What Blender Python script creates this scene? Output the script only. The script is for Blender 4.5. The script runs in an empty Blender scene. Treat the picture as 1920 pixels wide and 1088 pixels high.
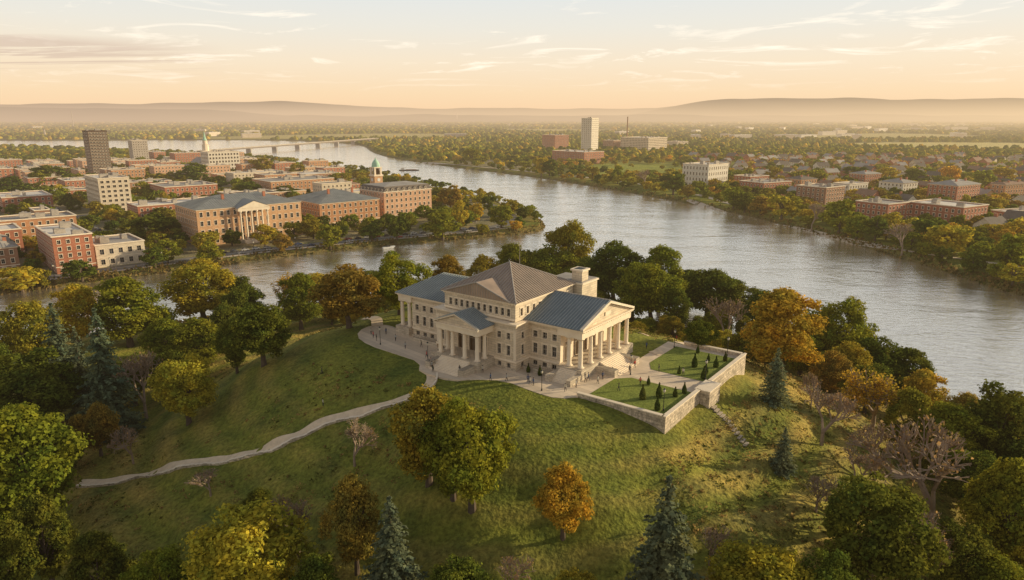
import bpy, math, random, numpy as np
from mathutils import Vector, Matrix
random.seed(7); rng=np.random.default_rng(7)
F=1300.0; TH=math.radians(14.1); ST=math.sin(TH); CT=math.cos(TH); CH=80.0
scene=bpy.context.scene; COL=scene.collection
OX,OY,PZ=14.0,134.5,27.0
def L2W(X,Y): return (OX+.8*X+.6*Y, OY-.6*X+.8*Y)
def proj(x,y,z):
    d=y*CT+(CH-z)*ST; up=y*ST+(z-CH)*CT
    return 960+F*x/d, 544-F*up/d, d
def sstep(t):
    t=np.clip(t,0,1); return t*t*(3-2*t)
# ---------------- terrain functions ----------------
def chaikin(p,n,closed=True):
    p=np.array(p,float)
    for _ in range(n):
        q=np.roll(p,-1,0) if closed else p[1:]
        a=p if closed else p[:-1]
        r=np.empty((len(a)*2,2)); r[0::2]=.75*a+.25*q; r[1::2]=.25*a+.75*q
        if not closed: r=np.vstack([p[:1],r,p[-1:]])
        p=r
    return p
RIV=chaikin([(260,-200),(246,150),(231,303),(224,385),(214,466),(194,570),(134,728),(29,945),(-93,1115),(-288,1460),(-430,2050),(-700,2330),(-1040,2420),(-1500,2330),(-5000,2330),
 (-5000,2130),(-1800,2080),(-1050,1760),(-580,1420),(-360,1230),(-215,1040),(-120,880),(-66,740),(-5,640),(22,560),(28,500),(9,474),(-87,427),(-136,393),(-183,351),(-235,307),(-330,230),(-500,130),(-700,0),
 (-600,-100),(-350,110),(-190,222),(-145,254),(-98,280),(-45,298),(5,290),(48,265),(88,238),(116,205),(130,168),(140,120),(152,60),(160,-200)],2)
def polysd(x,y,poly):
    x=np.asarray(x,float); y=np.asarray(y,float)
    best=np.full(x.shape,1e18); ins=np.zeros(x.shape,bool)
    n=len(poly)
    for i in range(n):
        ax,ay=poly[i]; bx,by=poly[(i+1)%n]
        dx,dy=bx-ax,by-ay; l2=dx*dx+dy*dy+1e-9
        t=np.clip(((x-ax)*dx+(y-ay)*dy)/l2,0,1)
        d=(x-ax-t*dx)**2+(y-ay-t*dy)**2
        best=np.minimum(best,d)
        c=((ay>y)!=(by>y))
        if dy!=0: ins^= c&(x<(dx)*(y-ay)/dy+ax)
    return np.where(ins,1,-1)*np.sqrt(best)
def hillD(x,y):
    X=(x-OX)*.8-(y-OY)*.6; Y=(x-OX)*.6+(y-OY)*.8
    r=9
    qx=np.abs(X+28)-(34-r); qy=np.abs(Y-8.5)-(19-r)
    return np.hypot(np.maximum(qx,0),np.maximum(qy,0))-r
def hsd(x,y):
    x=np.asarray(x,float); y=np.asarray(y,float)
    sd=-polysd(x,y,RIV)
    base=-3+6*sstep((sd+5)/13)
    D=np.maximum(hillD(x,y),0)
    ang=np.arctan2(y-150,x)
    R=80+12*np.clip(-np.sin(ang),0,1)-16*np.clip(-np.cos(ang),0,1)
    hl=24*(1-sstep(D/R))*sstep((sd-2)/34)
    w=sstep((D-4)/30)*sstep((150-D)/60)*sstep(sd/20)
    n=w*(.9*np.sin(x*.09+1.3)*np.cos(y*.11)+.45*np.sin(x*.31+y*.17)+.3*np.sin(y*.43-x*.21)+.16*np.sin(x*.9)*np.sin(y*.8)+.3*np.sin(D*.85+2*np.sin(x*.07)))
    return base+hl+n, sd
def h(x,y): return hsd(x,y)[0]
def h1(x,y): return float(hsd(np.array([x]),np.array([y]))[0][0])
TS=60*np.exp(np.linspace(0,math.log(26000/60),330))
def ground(u,v):
    dx=(u-960)/F; dc=(544-v)/F
    d=np.array([dx,CT+dc*ST,-ST+dc*CT])
    def hit(T):
        x=d[0]*T; y=d[1]*T; z=CH+d[2]*T; g=np.maximum(h(x,y),0); b=z<g
        k=int(np.argmax(b)) if b.any() else len(T)-1
        return k,float(x[k]),float(y[k]),float(g[k])
    k=hit(TS)[0]
    return hit(np.linspace(TS[max(k-1,0)],TS[k],40))[1:]
def ztop(x,y,v):
    k=(544-v)/F
    return CH+y*(k*CT-ST)/(CT+k*ST)
# ---------------- materials ----------------
def nodes(name):
    m=bpy.data.materials.new(name); m.use_nodes=True; nt=m.node_tree
    for n in list(nt.nodes): nt.nodes.remove(n)
    return m,nt,nt.nodes,nt.links
def rgba(c): return (c[0],c[1],c[2],1)
def M(name,col,col2=None,scale=.5,rough=.8,bump=0,bscale=8,metal=0,attr=None,objcol=False,brick=None,detail=5,spec=.3,leaf=False,fine=None):
    m,nt,N,L=nodes(name)
    out=N.new('ShaderNodeOutputMaterial'); p=N.new('ShaderNodeBsdfPrincipled')
    p.inputs['Roughness'].default_value=rough; p.inputs['Metallic'].default_value=metal
    p.inputs['Specular IOR Level'].default_value=spec
    tc=N.new('ShaderNodeTexCoord'); nz=N.new('ShaderNodeTexNoise')
    nz.inputs['Scale'].default_value=scale; nz.inputs['Detail'].default_value=detail; nz.inputs['Roughness'].default_value=.65
    L.new(tc.outputs['Object'],nz.inputs['Vector'])
    mr=N.new('ShaderNodeMapRange'); mr.inputs['From Min'].default_value=.32; mr.inputs['From Max'].default_value=.68
    L.new(nz.outputs['Fac'],mr.inputs['Value'])
    mx=N.new('ShaderNodeMix'); mx.data_type='RGBA'
    L.new(mr.outputs['Result'],mx.inputs['Factor'])
    if attr or objcol:
        if attr:
            a=N.new('ShaderNodeAttribute'); a.attribute_name=attr; src=a.outputs['Color']
        else:
            a=N.new('ShaderNodeObjectInfo'); src=a.outputs['Color']
        for s,k in (('A',col),('B',col2)):
            q=N.new('ShaderNodeMix'); q.data_type='RGBA'; q.blend_type='MULTIPLY'; q.inputs['Factor'].default_value=1
            L.new(src,q.inputs['A']); q.inputs['B'].default_value=rgba(k); L.new(q.outputs['Result'],mx.inputs[s])
    else:
        mx.inputs['A'].default_value=rgba(col); mx.inputs['B'].default_value=rgba(col2 or tuple(c*.8 for c in col))
    cur=mx.outputs['Result']
    if fine:
        nf=N.new('ShaderNodeTexNoise'); nf.inputs['Scale'].default_value=fine; nf.inputs['Detail'].default_value=5; nf.inputs['Roughness'].default_value=.7; L.new(tc.outputs['Object'],nf.inputs['Vector'])
        fm=N.new('ShaderNodeMapRange'); fm.inputs['From Min'].default_value=.3; fm.inputs['From Max'].default_value=.7; fm.inputs['To Min'].default_value=.5; fm.inputs['To Max'].default_value=1.5; L.new(nf.outputs['Fac'],fm.inputs['Value'])
        q=N.new('ShaderNodeVectorMath'); q.operation='SCALE'; L.new(cur,q.inputs[0]); L.new(fm.outputs['Result'],q.inputs['Scale']); cur=q.outputs[0]
    if brick:
        s=N.new('ShaderNodeSeparateXYZ'); L.new(tc.outputs['Object'],s.inputs[0])
        ad=N.new('ShaderNodeMath'); L.new(s.outputs[0],ad.inputs[0]); L.new(s.outputs[1],ad.inputs[1])
        cb=N.new('ShaderNodeCombineXYZ'); L.new(ad.outputs[0],cb.inputs[0]); L.new(s.outputs[2],cb.inputs[1])
        b=N.new('ShaderNodeTexBrick'); b.inputs['Scale'].default_value=1; b.inputs['Brick Width'].default_value=brick[0]; b.inputs['Row Height'].default_value=brick[1]
        b.inputs['Mortar Size'].default_value=brick[2]; b.inputs['Color1'].default_value=(1,1,1,1); b.inputs['Color2'].default_value=(.78,.78,.78,1); b.inputs['Mortar'].default_value=(.55,.55,.55,1)
        L.new(cb.outputs[0],b.inputs['Vector'])
        q=N.new('ShaderNodeMix'); q.data_type='RGBA'; q.blend_type='MULTIPLY'; q.inputs['Factor'].default_value=1
        L.new(cur,q.inputs['A']); L.new(b.outputs['Color'],q.inputs['B']); cur=q.outputs['Result']
    if leaf:
        g=N.new('ShaderNodeNewGeometry'); v=N.new('ShaderNodeMapRange'); v.inputs['To Min'].default_value=.6; v.inputs['To Max'].default_value=1.45
        L.new(g.outputs['Random Per Island'],v.inputs['Value'])
        q=N.new('ShaderNodeVectorMath'); q.operation='SCALE'; L.new(cur,q.inputs[0]); L.new(v.outputs['Result'],q.inputs['Scale']); cur=q.outputs[0]
        tr=N.new('ShaderNodeBsdfTranslucent'); df=N.new('ShaderNodeBsdfDiffuse'); ms=N.new('ShaderNodeMixShader'); ms.inputs[0].default_value=.42
        L.new(cur,tr.inputs['Color']); L.new(cur,df.inputs['Color']); L.new(df.outputs[0],ms.inputs[1]); L.new(tr.outputs[0],ms.inputs[2]); L.new(ms.outputs[0],out.inputs['Surface'])
        return m
    L.new(cur,p.inputs['Base Color'])
    if bump:
        nb=N.new('ShaderNodeTexNoise'); nb.inputs['Scale'].default_value=bscale; nb.inputs['Detail'].default_value=5
        L.new(tc.outputs['Object'],nb.inputs['Vector'])
        bp=N.new('ShaderNodeBump'); bp.inputs['Strength'].default_value=1; bp.inputs['Distance'].default_value=bump
        L.new(nb.outputs['Fac'],bp.inputs['Height']); L.new(bp.outputs[0],p.inputs['Normal'])
    L.new(p.outputs[0],out.inputs['Surface'])
    return m
m_stone=M('stone',(.83,.69,.50),(.64,.52,.38),.35,.8,.03,6,brick=(1.6,.55,.03))
m_stoneL=M('light_stone',(.86,.73,.55),(.74,.61,.46),.5,.75,.02,6)
m_podium=M('podium_stone',(.68,.57,.43),(.48,.40,.30),.4,.85,.04,5,brick=(1.2,.5,.04))
m_wallst=M('weathered_stone',(.74,.60,.44),(.40,.33,.245),.45,.9,.08,3,brick=(1.5,.62,.05),fine=1.6)
m_teal=M('slate_metal_roof',(.235,.27,.275),(.15,.185,.195),.3,.45,.01,4,metal=.2,spec=.5)
m_rib2=M('slate_roof_seam',(.36,.38,.375),(.28,.31,.305),1,.5)
m_brownroof=M('brown_metal_roof',(.46,.335,.245),(.30,.225,.17),.3,.5,.01,4,metal=.15)
m_rib=M('roof_seam',(.42,.36,.30),(.33,.29,.25),1,.5)
m_glass=M('window_glass',(.018,.02,.024),(.03,.03,.03),.3,.12,spec=.8)
m_frame=M('window_frame',(.42,.37,.3),(.35,.3,.24),1,.6)
m_bronze=M('bronze_door',(.12,.07,.035),(.07,.045,.02),1,.5)
m_pave=M('paving',(.82,.66,.48),(.66,.53,.385),.25,.85,.01,5,brick=(2,2,.03))
m_path=M('gravel_path',(.80,.62,.42),(.62,.48,.325),.8,.9,.02,6)
m_asph=M('asphalt',(.17,.15,.125),(.21,.19,.16),.2,.85)
m_side=M('sidewalk',(.62,.51,.39),(.48,.40,.31),.2,.85)
m_white=M('white_paint',(.75,.72,.66),(.65,.62,.56),1,.7)
m_black=M('black_metal',(.02,.02,.02),(.03,.03,.03),1,.5)
m_lampg=M('lamp_glass',(.6,.55,.45),(.5,.45,.35),1,.3)
m_tyre=M('tyre',(.015,.015,.015),(.02,.02,.02),1,.9)
m_car=M('car_paint',(1,1,1),(.9,.9,.9),1,.3,objcol=True,spec=.5)
m_bark=M('bark',(.14,.10,.07),(.075,.055,.04),1.5,.9,.03,4)
m_bareb=M('pale_bark',(.36,.265,.19),(.23,.165,.12),1.5,.9)
m_leaf=M('leaves',(1.5,1.22,.85),(.72,.85,.88),.5,.8,objcol=True,leaf=True,detail=3)
m_leafs=M('leaves_mass',(1.4,1.2,.95),(.78,.85,.9),.05,.8,attr='tint',leaf=True,detail=3)
m_far=M('far_canopy',(1.5,1.3,.98),(.5,.56,.58),.1,.95,attr='tint',detail=3,spec=0,bump=2,bscale=.25)
m_ground=M('ground_cover',(1.45,1.3,1.05),(.55,.65,.62),.11,.95,.4,1.3,attr='tint',detail=8,spec=.1,fine=1.3)
m_lawn=M('lawn_grass',(.23,.26,.052),(.15,.185,.04),.35,.95,.08,4,detail=8,spec=.1,fine=3)
m_reed=M('reed',(1.3,1.15,1),(.7,.7,.7),.2,.9,attr='tint',leaf=True)
def wallmat(n,c,f=.72): return M(n,c,tuple(k*f for k in c),.12,.85,.02,3,brick=(1.1,.45,.03))
W={'red':wallmat('red_brick',(.54,.21,.12)),'brown':wallmat('brown_brick',(.44,.235,.14)),'orange':wallmat('orange_brick',(.64,.32,.16)),
 'tan':wallmat('tan_brick',(.78,.46,.25)),'cream':wallmat('cream_stone',(.80,.67,.50),.85),'white':wallmat('white_concrete',(.85,.77,.64),.88),
 'grey':wallmat('grey_concrete',(.56,.49,.41)),'dark':wallmat('dark_panel',(.13,.08,.052),.8),'salmon':wallmat('salmon_brick',(.80,.47,.29))}
R={'grey':M('grey_roof',(.40,.365,.325),(.29,.265,.24),.15,.9),'light':M('light_membrane_roof',(.78,.71,.62),(.56,.51,.45),.12,.85),
 'teal':M('slate_grey_roof',(.30,.305,.29),(.21,.22,.215),.2,.6,.01,4),'dark':M('dark_shingle',(.20,.165,.135),(.14,.115,.095),.4,.9,.03,6),'brown':M('brown_shingle',(.34,.21,.14),(.24,.15,.10),.4,.9,.03,6),
 'green':M('copper_green',(.42,.62,.46),(.32,.52,.38),.6,.6)}
m_shirt=M('shirt_cloth',(1,1,1),(.8,.8,.8),3,.9,objcol=True); m_skin=M('skin',(.45,.27,.19),(.4,.24,.16),3,.6)
m_trous=M('trouser_cloth',(.04,.04,.055),(.03,.03,.04),3,.9); m_hair=M('hair',(.04,.025,.015),(.02,.015,.01),5,.7)
# ---------------- mesh builder ----------------
class MB:
    def __init__(s): s.v=[];s.f=[];s.m=[];s.mats=[]
    def mi(s,mat):
        if mat not in s.mats: s.mats.append(mat)
        return s.mats.index(mat)
    def face(s,pts,mat):
        b=len(s.v); s.v+= [tuple(p) for p in pts]; s.f.append(tuple(range(b,b+len(pts)))); s.m.append(s.mi(mat))
    def box(s,x0,x1,y0,y1,z0,z1,mat,bot=True):
        b=len(s.v); s.v+=[(x0,y0,z0),(x1,y0,z0),(x1,y1,z0),(x0,y1,z0),(x0,y0,z1),(x1,y0,z1),(x1,y1,z1),(x0,y1,z1)]
        i=s.mi(mat)
        fs=[(0,1,5,4),(1,2,6,5),(2,3,7,6),(3,0,4,7),(4,5,6,7)]+([(3,2,1,0)] if bot else [])
        for f in fs: s.f.append(tuple(b+k for k in f)); s.m.append(i)
    def lathe(s,prof,mat,n=12,c=(0,0),cap=True,sq=None):
        b=len(s.v); i=s.mi(mat)
        for r,z in prof:
            for k in range(n):
                a=2*math.pi*(k+.5)/n; s.v.append((c[0]+r*math.cos(a),c[1]+r*math.sin(a),z))
        for j in range(len(prof)-1):
            for k in range(n):
                s.f.append((b+j*n+k,b+j*n+(k+1)%n,b+(j+1)*n+(k+1)%n,b+(j+1)*n+k)); s.m.append(i)
        if cap: s.f.append(tuple(b+(len(prof)-1)*n+k for k in range(n))); s.m.append(i)
    def tube(s,p,q,r0,r1,mat,n=5):
        p=Vector(p);q=Vector(q);d=(q-p).normalized(); a=d.orthogonal().normalized(); c=d.cross(a)
        b=len(s.v); i=s.mi(mat)
        for o,r in ((p,r0),(q,r1)):
            for k in range(n):
                t=2*math.pi*k/n; s.v.append(tuple(o+a*(r*math.cos(t))+c*(r*math.sin(t))))
        for k in range(n): s.f.append((b+k,b+(k+1)%n,b+n+(k+1)%n,b+n+k)); s.m.append(i)
    def prism(s,poly,y0,y1,mat,axis='y'):
        n=len(poly)
        if axis=='y': A=[(x,y0,z) for x,z in poly]; B=[(x,y1,z) for x,z in poly]
        elif axis=='x': A=[(y0,x,z) for x,z in poly]; B=[(y1,x,z) for x,z in poly]
        else: A=[(x,z,y0) for x,z in poly]; B=[(x,z,y1) for x,z in poly]
        s.face(A,mat); s.face(B[::-1],mat)
        for k in range(n): s.face([A[k],B[k],B[(k+1)%n],A[(k+1)%n]],mat)
    def roof(s,poly,mat,rib=None,ribmat=None,e=None):
        P=[Vector(p) for p in poly]; s.face(P,mat)
        if not rib: return
        e=(P[1]-P[0]).normalized() if e is None else Vector(e).normalized()
        nrm=(P[1]-P[0]).cross(P[2]-P[0]).normalized()
        if nrm.z<0: nrm=-nrm
        w=nrm.cross(e).normalized(); o=P[0]
        S=[((p-o).dot(e),(p-o).dot(w)) for p in P]
        s0=min(a for a,b in S); s1=max(a for a,b in S); k=s0+rib*.5
        while k<s1:
            ts=[]
            for i in range(len(S)):
                (a,b),(c,d)=S[i],S[(i+1)%len(S)]
                if (a-k)*(c-k)<0: ts.append(b+(d-b)*(k-a)/(c-a))
            if len(ts)>=2:
                t0,t1=min(ts),max(ts)
                if t1-t0>.3:
                    a=o+e*k+w*t0; b2=o+e*k+w*t1; hw=e*.06; u=nrm*.14
                    s.face([a-hw,b2-hw,b2-hw+u,a-hw+u],ribmat); s.face([a+hw,b2+hw,b2+hw+u,a+hw+u],ribmat); s.face([a-hw+u,b2-hw+u,b2+hw+u,a+hw+u],ribmat)
            k+=rib
    def mesh(s,name):
        me=bpy.data.meshes.new(name); me.from_pydata(s.v,[],s.f)
        for m in s.mats: me.materials.append(m)
        me.polygons.foreach_set('material_index',s.m); me.update(); return me
    def obj(s,name,parent=None,loc=(0,0,0),rz=0,**k): return ob(name,s.mesh(name),parent,loc,rz,**k)
def ob(name,data,parent=None,loc=(0,0,0),rz=0,sc=None,color=None,**props):
    o=bpy.data.objects.new(name,data); o.location=loc; o.rotation_euler=(0,0,rz)
    if sc: o.scale=sc
    if color: o.color=(*color,1)
    if parent: o.parent=parent
    for k,v in props.items(): o[k]=v
    COL.objects.link(o); return o
def thing(name,label,cat,loc,rz=0,sc=None,group=None):
    o=ob(name,None,None,loc,rz,sc); o['label']=label; o['category']=cat; o.empty_display_size=.5
    if group: o['group']=group
    return o
def npmesh(name,V,Fc,mats,tint=None,smooth=False):
    me=bpy.data.meshes.new(name); n=len(Fc); k=Fc.shape[1]
    me.vertices.add(len(V)); me.vertices.foreach_set('co',np.ascontiguousarray(V,dtype=np.float32).ravel())
    me.loops.add(n*k); me.loops.foreach_set('vertex_index',np.ascontiguousarray(Fc,dtype=np.int32).ravel())
    me.polygons.add(n); me.polygons.foreach_set('loop_start',np.arange(0,n*k,k,dtype=np.int32))
    if smooth: me.polygons.foreach_set('use_smooth',np.ones(n,bool))
    for m in mats: me.materials.append(m)
    me.update(calc_edges=True); me.validate()
    if tint is not None:
        a=me.attributes.new('tint','FLOAT_COLOR','POINT')
        c=np.ones((len(V),4),np.float32); c[:,:3]=tint; a.data.foreach_set('color',c.ravel())
    return me
# ---------------- world, sun, camera ----------------
w=bpy.data.worlds.new("World"); scene.world=w; w.use_nodes=True
nt=w.node_tree; N=nt.nodes; L=nt.links
for n in list(N): N.remove(n)
SAZ=Vector((.962,.25)).normalized(); EL=math.radians(16)
wo=N.new('ShaderNodeOutputWorld'); bg=N.new('ShaderNodeBackground')
sky=N.new('ShaderNodeTexSky'); sky.sky_type='NISHITA'; sky.sun_disc=False; sky.sun_elevation=EL; sky.sun_rotation=math.atan2(SAZ.x,SAZ.y); sky.dust_density=3
tc=N.new('ShaderNodeTexCoord'); sp=N.new('ShaderNodeSeparateXYZ'); L.new(tc.outputs['Generated'],sp.inputs[0])
cr=N.new('ShaderNodeValToRGB'); L.new(sp.outputs[2],cr.inputs[0]); e=cr.color_ramp.elements
e[0].position=0; e[0].color=(1.03,.70,.42,1); e[1].position=1; e[1].color=(.13,.16,.22,1)
for p,c in ((.03,(1.03,.77,.49)),(.07,(1.0,.84,.63)),(.115,(.90,.86,.76)),(.16,(.82,.85,.84)),(.26,(.78,.76,.71)),(.4,(.56,.55,.53)),(.6,(.27,.29,.32))):
    q=e.new(p); q.color=(*c,1)
def math_(op,a,b=None,c=None):
    n=N.new('ShaderNodeMath'); n.operation=op
    for i,x in enumerate((a,b,c)):
        if x is None: continue
        if hasattr(x,'links'): L.new(x,n.inputs[i])
        else: n.inputs[i].default_value=x
    return n.outputs[0]
def mixc(f,a,b,bt='MIX'):
    n=N.new('ShaderNodeMix'); n.data_type='RGBA'; n.blend_type=bt
    for k,x in (('Factor',f),('A',a),('B',b)):
        if hasattr(x,'links'): L.new(x,n.inputs[k])
        else: n.inputs[k].default_value=x
    return n.outputs['Result']
sk=N.new('ShaderNodeVectorMath'); sk.operation='SCALE'; L.new(sky.outputs[0],sk.inputs[0]); sk.inputs['Scale'].default_value=.1
base=mixc(.94,sk.outputs[0],cr.outputs[0])
zz=math_('ADD',math_('MAXIMUM',sp.outputs[2],0),.05)
cx=math_('DIVIDE',sp.outputs[0],zz); cy=math_('DIVIDE',sp.outputs[1],zz)
def cloud(sx,sy,off,scale,lo,hi,detail=9,dist=.6):
    cb=N.new('ShaderNodeCombineXYZ'); L.new(math_('MULTIPLY_ADD',cx,sx,off),cb.inputs[0]); L.new(math_('MULTIPLY_ADD',cy,sy,off),cb.inputs[1]); L.new(math_('MULTIPLY',cx,.02),cb.inputs[2])
    n=N.new('ShaderNodeTexNoise'); n.inputs['Scale'].default_value=scale; n.inputs['Detail'].default_value=detail; n.inputs['Roughness'].default_value=.62; n.inputs['Distortion'].default_value=dist
    L.new(cb.outputs[0],n.inputs['Vector'])
    m=N.new('ShaderNodeMapRange'); m.inputs['From Min'].default_value=lo; m.inputs['From Max'].default_value=hi; L.new(n.outputs['Fac'],m.inputs['Value']); return m.outputs['Result']
hi_=math_('MINIMUM',math_('MAXIMUM',math_('MULTIPLY',math_('SUBTRACT',sp.outputs[2],.03),25),0),1)
c1=math_('MULTIPLY',math_('MULTIPLY',cloud(.75,.75,4.4,1.0,.54,.72,10,1.6),.9),hi_)
base=mixc(c1,base,(1.25,1.12,.93,1))
c2=cloud(.22,1.3,9.7,.7,.50,.60)
def band(src,c,wd): 
    return math_('MAXIMUM',math_('SUBTRACT',1,math_('DIVIDE',math_('ABSOLUTE',math_('SUBTRACT',src,c)),wd)),0)
msk=math_('MULTIPLY',band(sp.outputs[2],.068,.024),band(sp.outputs[0],-.58,.22))
base=mixc(math_('MINIMUM',math_('MULTIPLY',math_('MULTIPLY',c2,msk),2.2),.6),base,(.66,.50,.40,1))
L.new(base,bg.inputs['Color']); bg.inputs['Strength'].default_value=1.0
L.new(bg.outputs[0],wo.inputs['Surface'])
sl=bpy.data.lights.new('sun','SUN'); sl.energy=5.0; sl.angle=math.radians(.6); sl.color=(1,.83,.53)
so=bpy.data.objects.new('sun',sl); COL.objects.link(so)
so.rotation_euler=Vector((-SAZ.x*math.cos(EL),-SAZ.y*math.cos(EL),-math.sin(EL))).to_track_quat('-Z','Y').to_euler()
cd=bpy.data.cameras.new('camera'); co=bpy.data.objects.new('camera',cd); COL.objects.link(co); scene.camera=co
cd.lens=36*F/1920; cd.sensor_width=36; cd.clip_end=90000; cd.clip_start=1; co.location=(0,0,CH); co.rotation_euler=(math.radians(90)-TH,0,0)
scene.view_settings.view_transform='Standard'; scene.view_settings.look='None'
# ---------------- terrain ----------------
def axis(lo,hi,f0,f1,s,g):
    a=list(np.arange(f0,f1,s)); x=a[-1]; d=s
    while x<hi: d*=g; x+=d; a.append(x)
    x=a[0]; d=s; b=[]
    while x>lo: d*=g; x-=d; b.append(x)
    return np.array(b[::-1]+a)
xs=axis(-26000,26000,-230,200,1.9,1.045); ys=axis(-300,42000,65,300,1.9,1.022)
XX,YY=np.meshgrid(xs,ys); H_,SD=hsd(XX.ravel(),YY.ravel())
Xl=(XX.ravel()-OX)*.8-(YY.ravel()-OY)*.6; Yl=(XX.ravel()-OX)*.6+(YY.ravel()-OY)*.8
inT=(Xl>3)&(Xl<22.5)&(Yl>-8)&(Yl<35)
H_=np.where(inT,np.minimum(H_,PZ-.25),H_)
nx,ny=len(xs),len(ys)
idx=np.arange(nx*ny).reshape(ny,nx)
Fq=np.stack([idx[:-1,:-1],idx[:-1,1:],idx[1:,1:],idx[1:,:-1]],-1).reshape(-1,4)
x=XX.ravel(); y=YY.ravel()
def lf(x,y,s,p=0): return .5+.25*np.sin(x*s+p+1.7*np.sin(y*s*.7+p))+.25*np.sin(y*s*1.3+2*p+1.3*np.sin(x*s*.9))
tint=np.empty((len(x),3)); lawn=np.array((.165,.18,.034)); dry=np.array((.34,.255,.08)); mud=np.array((.17,.135,.07)); town=np.array((.28,.245,.185)); forest=np.array((.11,.11,.033)); field=np.array((.48,.41,.17))
D=hillD(x,y); 
def mixn(a,b,t): return a*(1-t[:,None])+b*t[:,None]
tint[:]=lawn
t=sstep((D-5)/22)*np.clip(sstep((lf(x,y,.06,1)-.32)/.35)*.55+.42*np.sin(D*.85+2*np.sin(x*.07))+.55*sstep((x-22)/40)*(y<230),0,1)*.9; tint=mixn(tint,dry,t)
townm=(x<40)&(y>300)&(SD>24)&(y<1500)
tint=mixn(tint,town,np.where(townm,.75,0.0))
tint=mixn(tint,lawn*1.3,np.where((x>100)&(y>300)&(y<1300),.7,0.0))
tint=mixn(tint,forest,sstep((y-1200)/900))
tint=mixn(tint,field,np.where(y>2400,sstep((lf(x,y,.0031,2)-.72)/.1),0)*.8)
def inF(x,y): return ((x-1250)/400)**2+((y-1880)/250)**2<1
def inMd(x,y): return ((x-190)/95)**2+((y-1040)/130)**2<1
tint=mixn(tint,field*1.05,np.where(inF(x,y),1.0,0.0)); tint=mixn(tint,lawn*1.6,np.where(inMd(x,y),.9,0.0))
tint=mixn(tint,mud,sstep((7-SD)/5)*(y<2600))
g=ob('ground',npmesh('ground',np.stack([x,y,H_],-1),Fq,[m_ground],tint,True)); g['kind']='structure'
# water
m,nt,N,L=nodes('river_water')
out=N.new('ShaderNodeOutputMaterial'); p=N.new('ShaderNodeBsdfDiffuse'); p.inputs['Color'].default_value=(.20,.19,.165,1)
gl=N.new('ShaderNodeBsdfGlossy'); gl.inputs['Roughness'].default_value=.08; gl.inputs['Color'].default_value=(1,1,.98,1)
frn=N.new('ShaderNodeFresnel'); frn.inputs['IOR'].default_value=3.2; wm=N.new('ShaderNodeMixShader')
fb=N.new('ShaderNodeMath'); fb.operation='MULTIPLY'; fb.inputs[1].default_value=2.1; fb.use_clamp=True
tc=N.new('ShaderNodeTexCoord'); mp=N.new('ShaderNodeMapping'); mp.inputs['Scale'].default_value=(1,1.7,1); mp.inputs['Rotation'].default_value=(0,0,.5); L.new(tc.outputs['Object'],mp.inputs[0])
prev=None
for sc,ds in ((.02,1.3),(.25,.24),(1.2,.08)):
    n=N.new('ShaderNodeTexNoise'); n.inputs['Scale'].default_value=sc; n.inputs['Detail'].default_value=4; n.inputs['Roughness'].default_value=.6; n.inputs['Distortion'].default_value=.6; L.new(mp.outputs[0],n.inputs['Vector'])
    b=N.new('ShaderNodeBump'); b.inputs['Distance'].default_value=ds; L.new(n.outputs['Fac'],b.inputs['Height'])
    if prev: L.new(prev,b.inputs['Normal'])
    prev=b.outputs[0]
L.new(prev,gl.inputs['Normal']); L.new(prev,frn.inputs['Normal']); L.new(frn.outputs[0],fb.inputs[0]); L.new(fb.outputs[0],wm.inputs[0]); L.new(p.outputs[0],wm.inputs[1]); L.new(gl.outputs[0],wm.inputs[2]); L.new(wm.outputs[0],out.inputs['Surface']); m_water=m
wb=MB(); wb.face([(-6000,-300,0),(600,-300,0),(600,4000,0),(-6000,4000,0)],m_water); wb.obj('river_water',kind='structure')
# distant hills
def hills(name,y0,dep,fn,col):
    xs=np.linspace(-y0*1.0,y0*1.0,420); js=np.linspace(0,1,12); V=[];
    for j in js:
        prof=math.sin(min(1,j*1.25)*math.pi/2)
        u=960+F*xs/y0
        top=(218-fn(u))/F*y0+CH
        hh=top*prof+np.sin(xs*.004+j*9)*12*prof*(j<.8)
        V.append(np.stack([xs,np.full_like(xs,y0+dep*(j-1)),hh-3],-1))
    V=np.concatenate(V); n=len(xs); idx=np.arange(len(V)).reshape(len(js),n)
    Fq=np.stack([idx[:-1,:-1],idx[:-1,1:],idx[1:,1:],idx[1:,:-1]],-1).reshape(-1,4)
    ob(name,npmesh(name,V,Fq,[col],None,True),kind='structure')
m_h=M('forested_hill',(.16,.155,.16),(.12,.12,.13),.002,1,spec=0)
fr=lambda u,s,p: np.sin(u*s+p)+.5*np.sin(u*s*2.3+p*2)+.25*np.sin(u*s*5.1+p*3)
hills('hills',20000,5000,lambda u:197+2.2*fr(u,.007,1)+ 7*sstep((u-520)/300)*(1-sstep((u-1200)/150)),m_h)
hills('hills',15000,3500,lambda u:217-27*sstep((u-1130)/220)-1*sstep((u-1300)/300)+1.3*fr(u,.011,2)*sstep((u-1100)/300),m_h)
hills('hills',11000,2500,lambda u:205+12*sstep((u-330)/250)+1.2*fr(u,.017,3),m_h)
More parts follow.
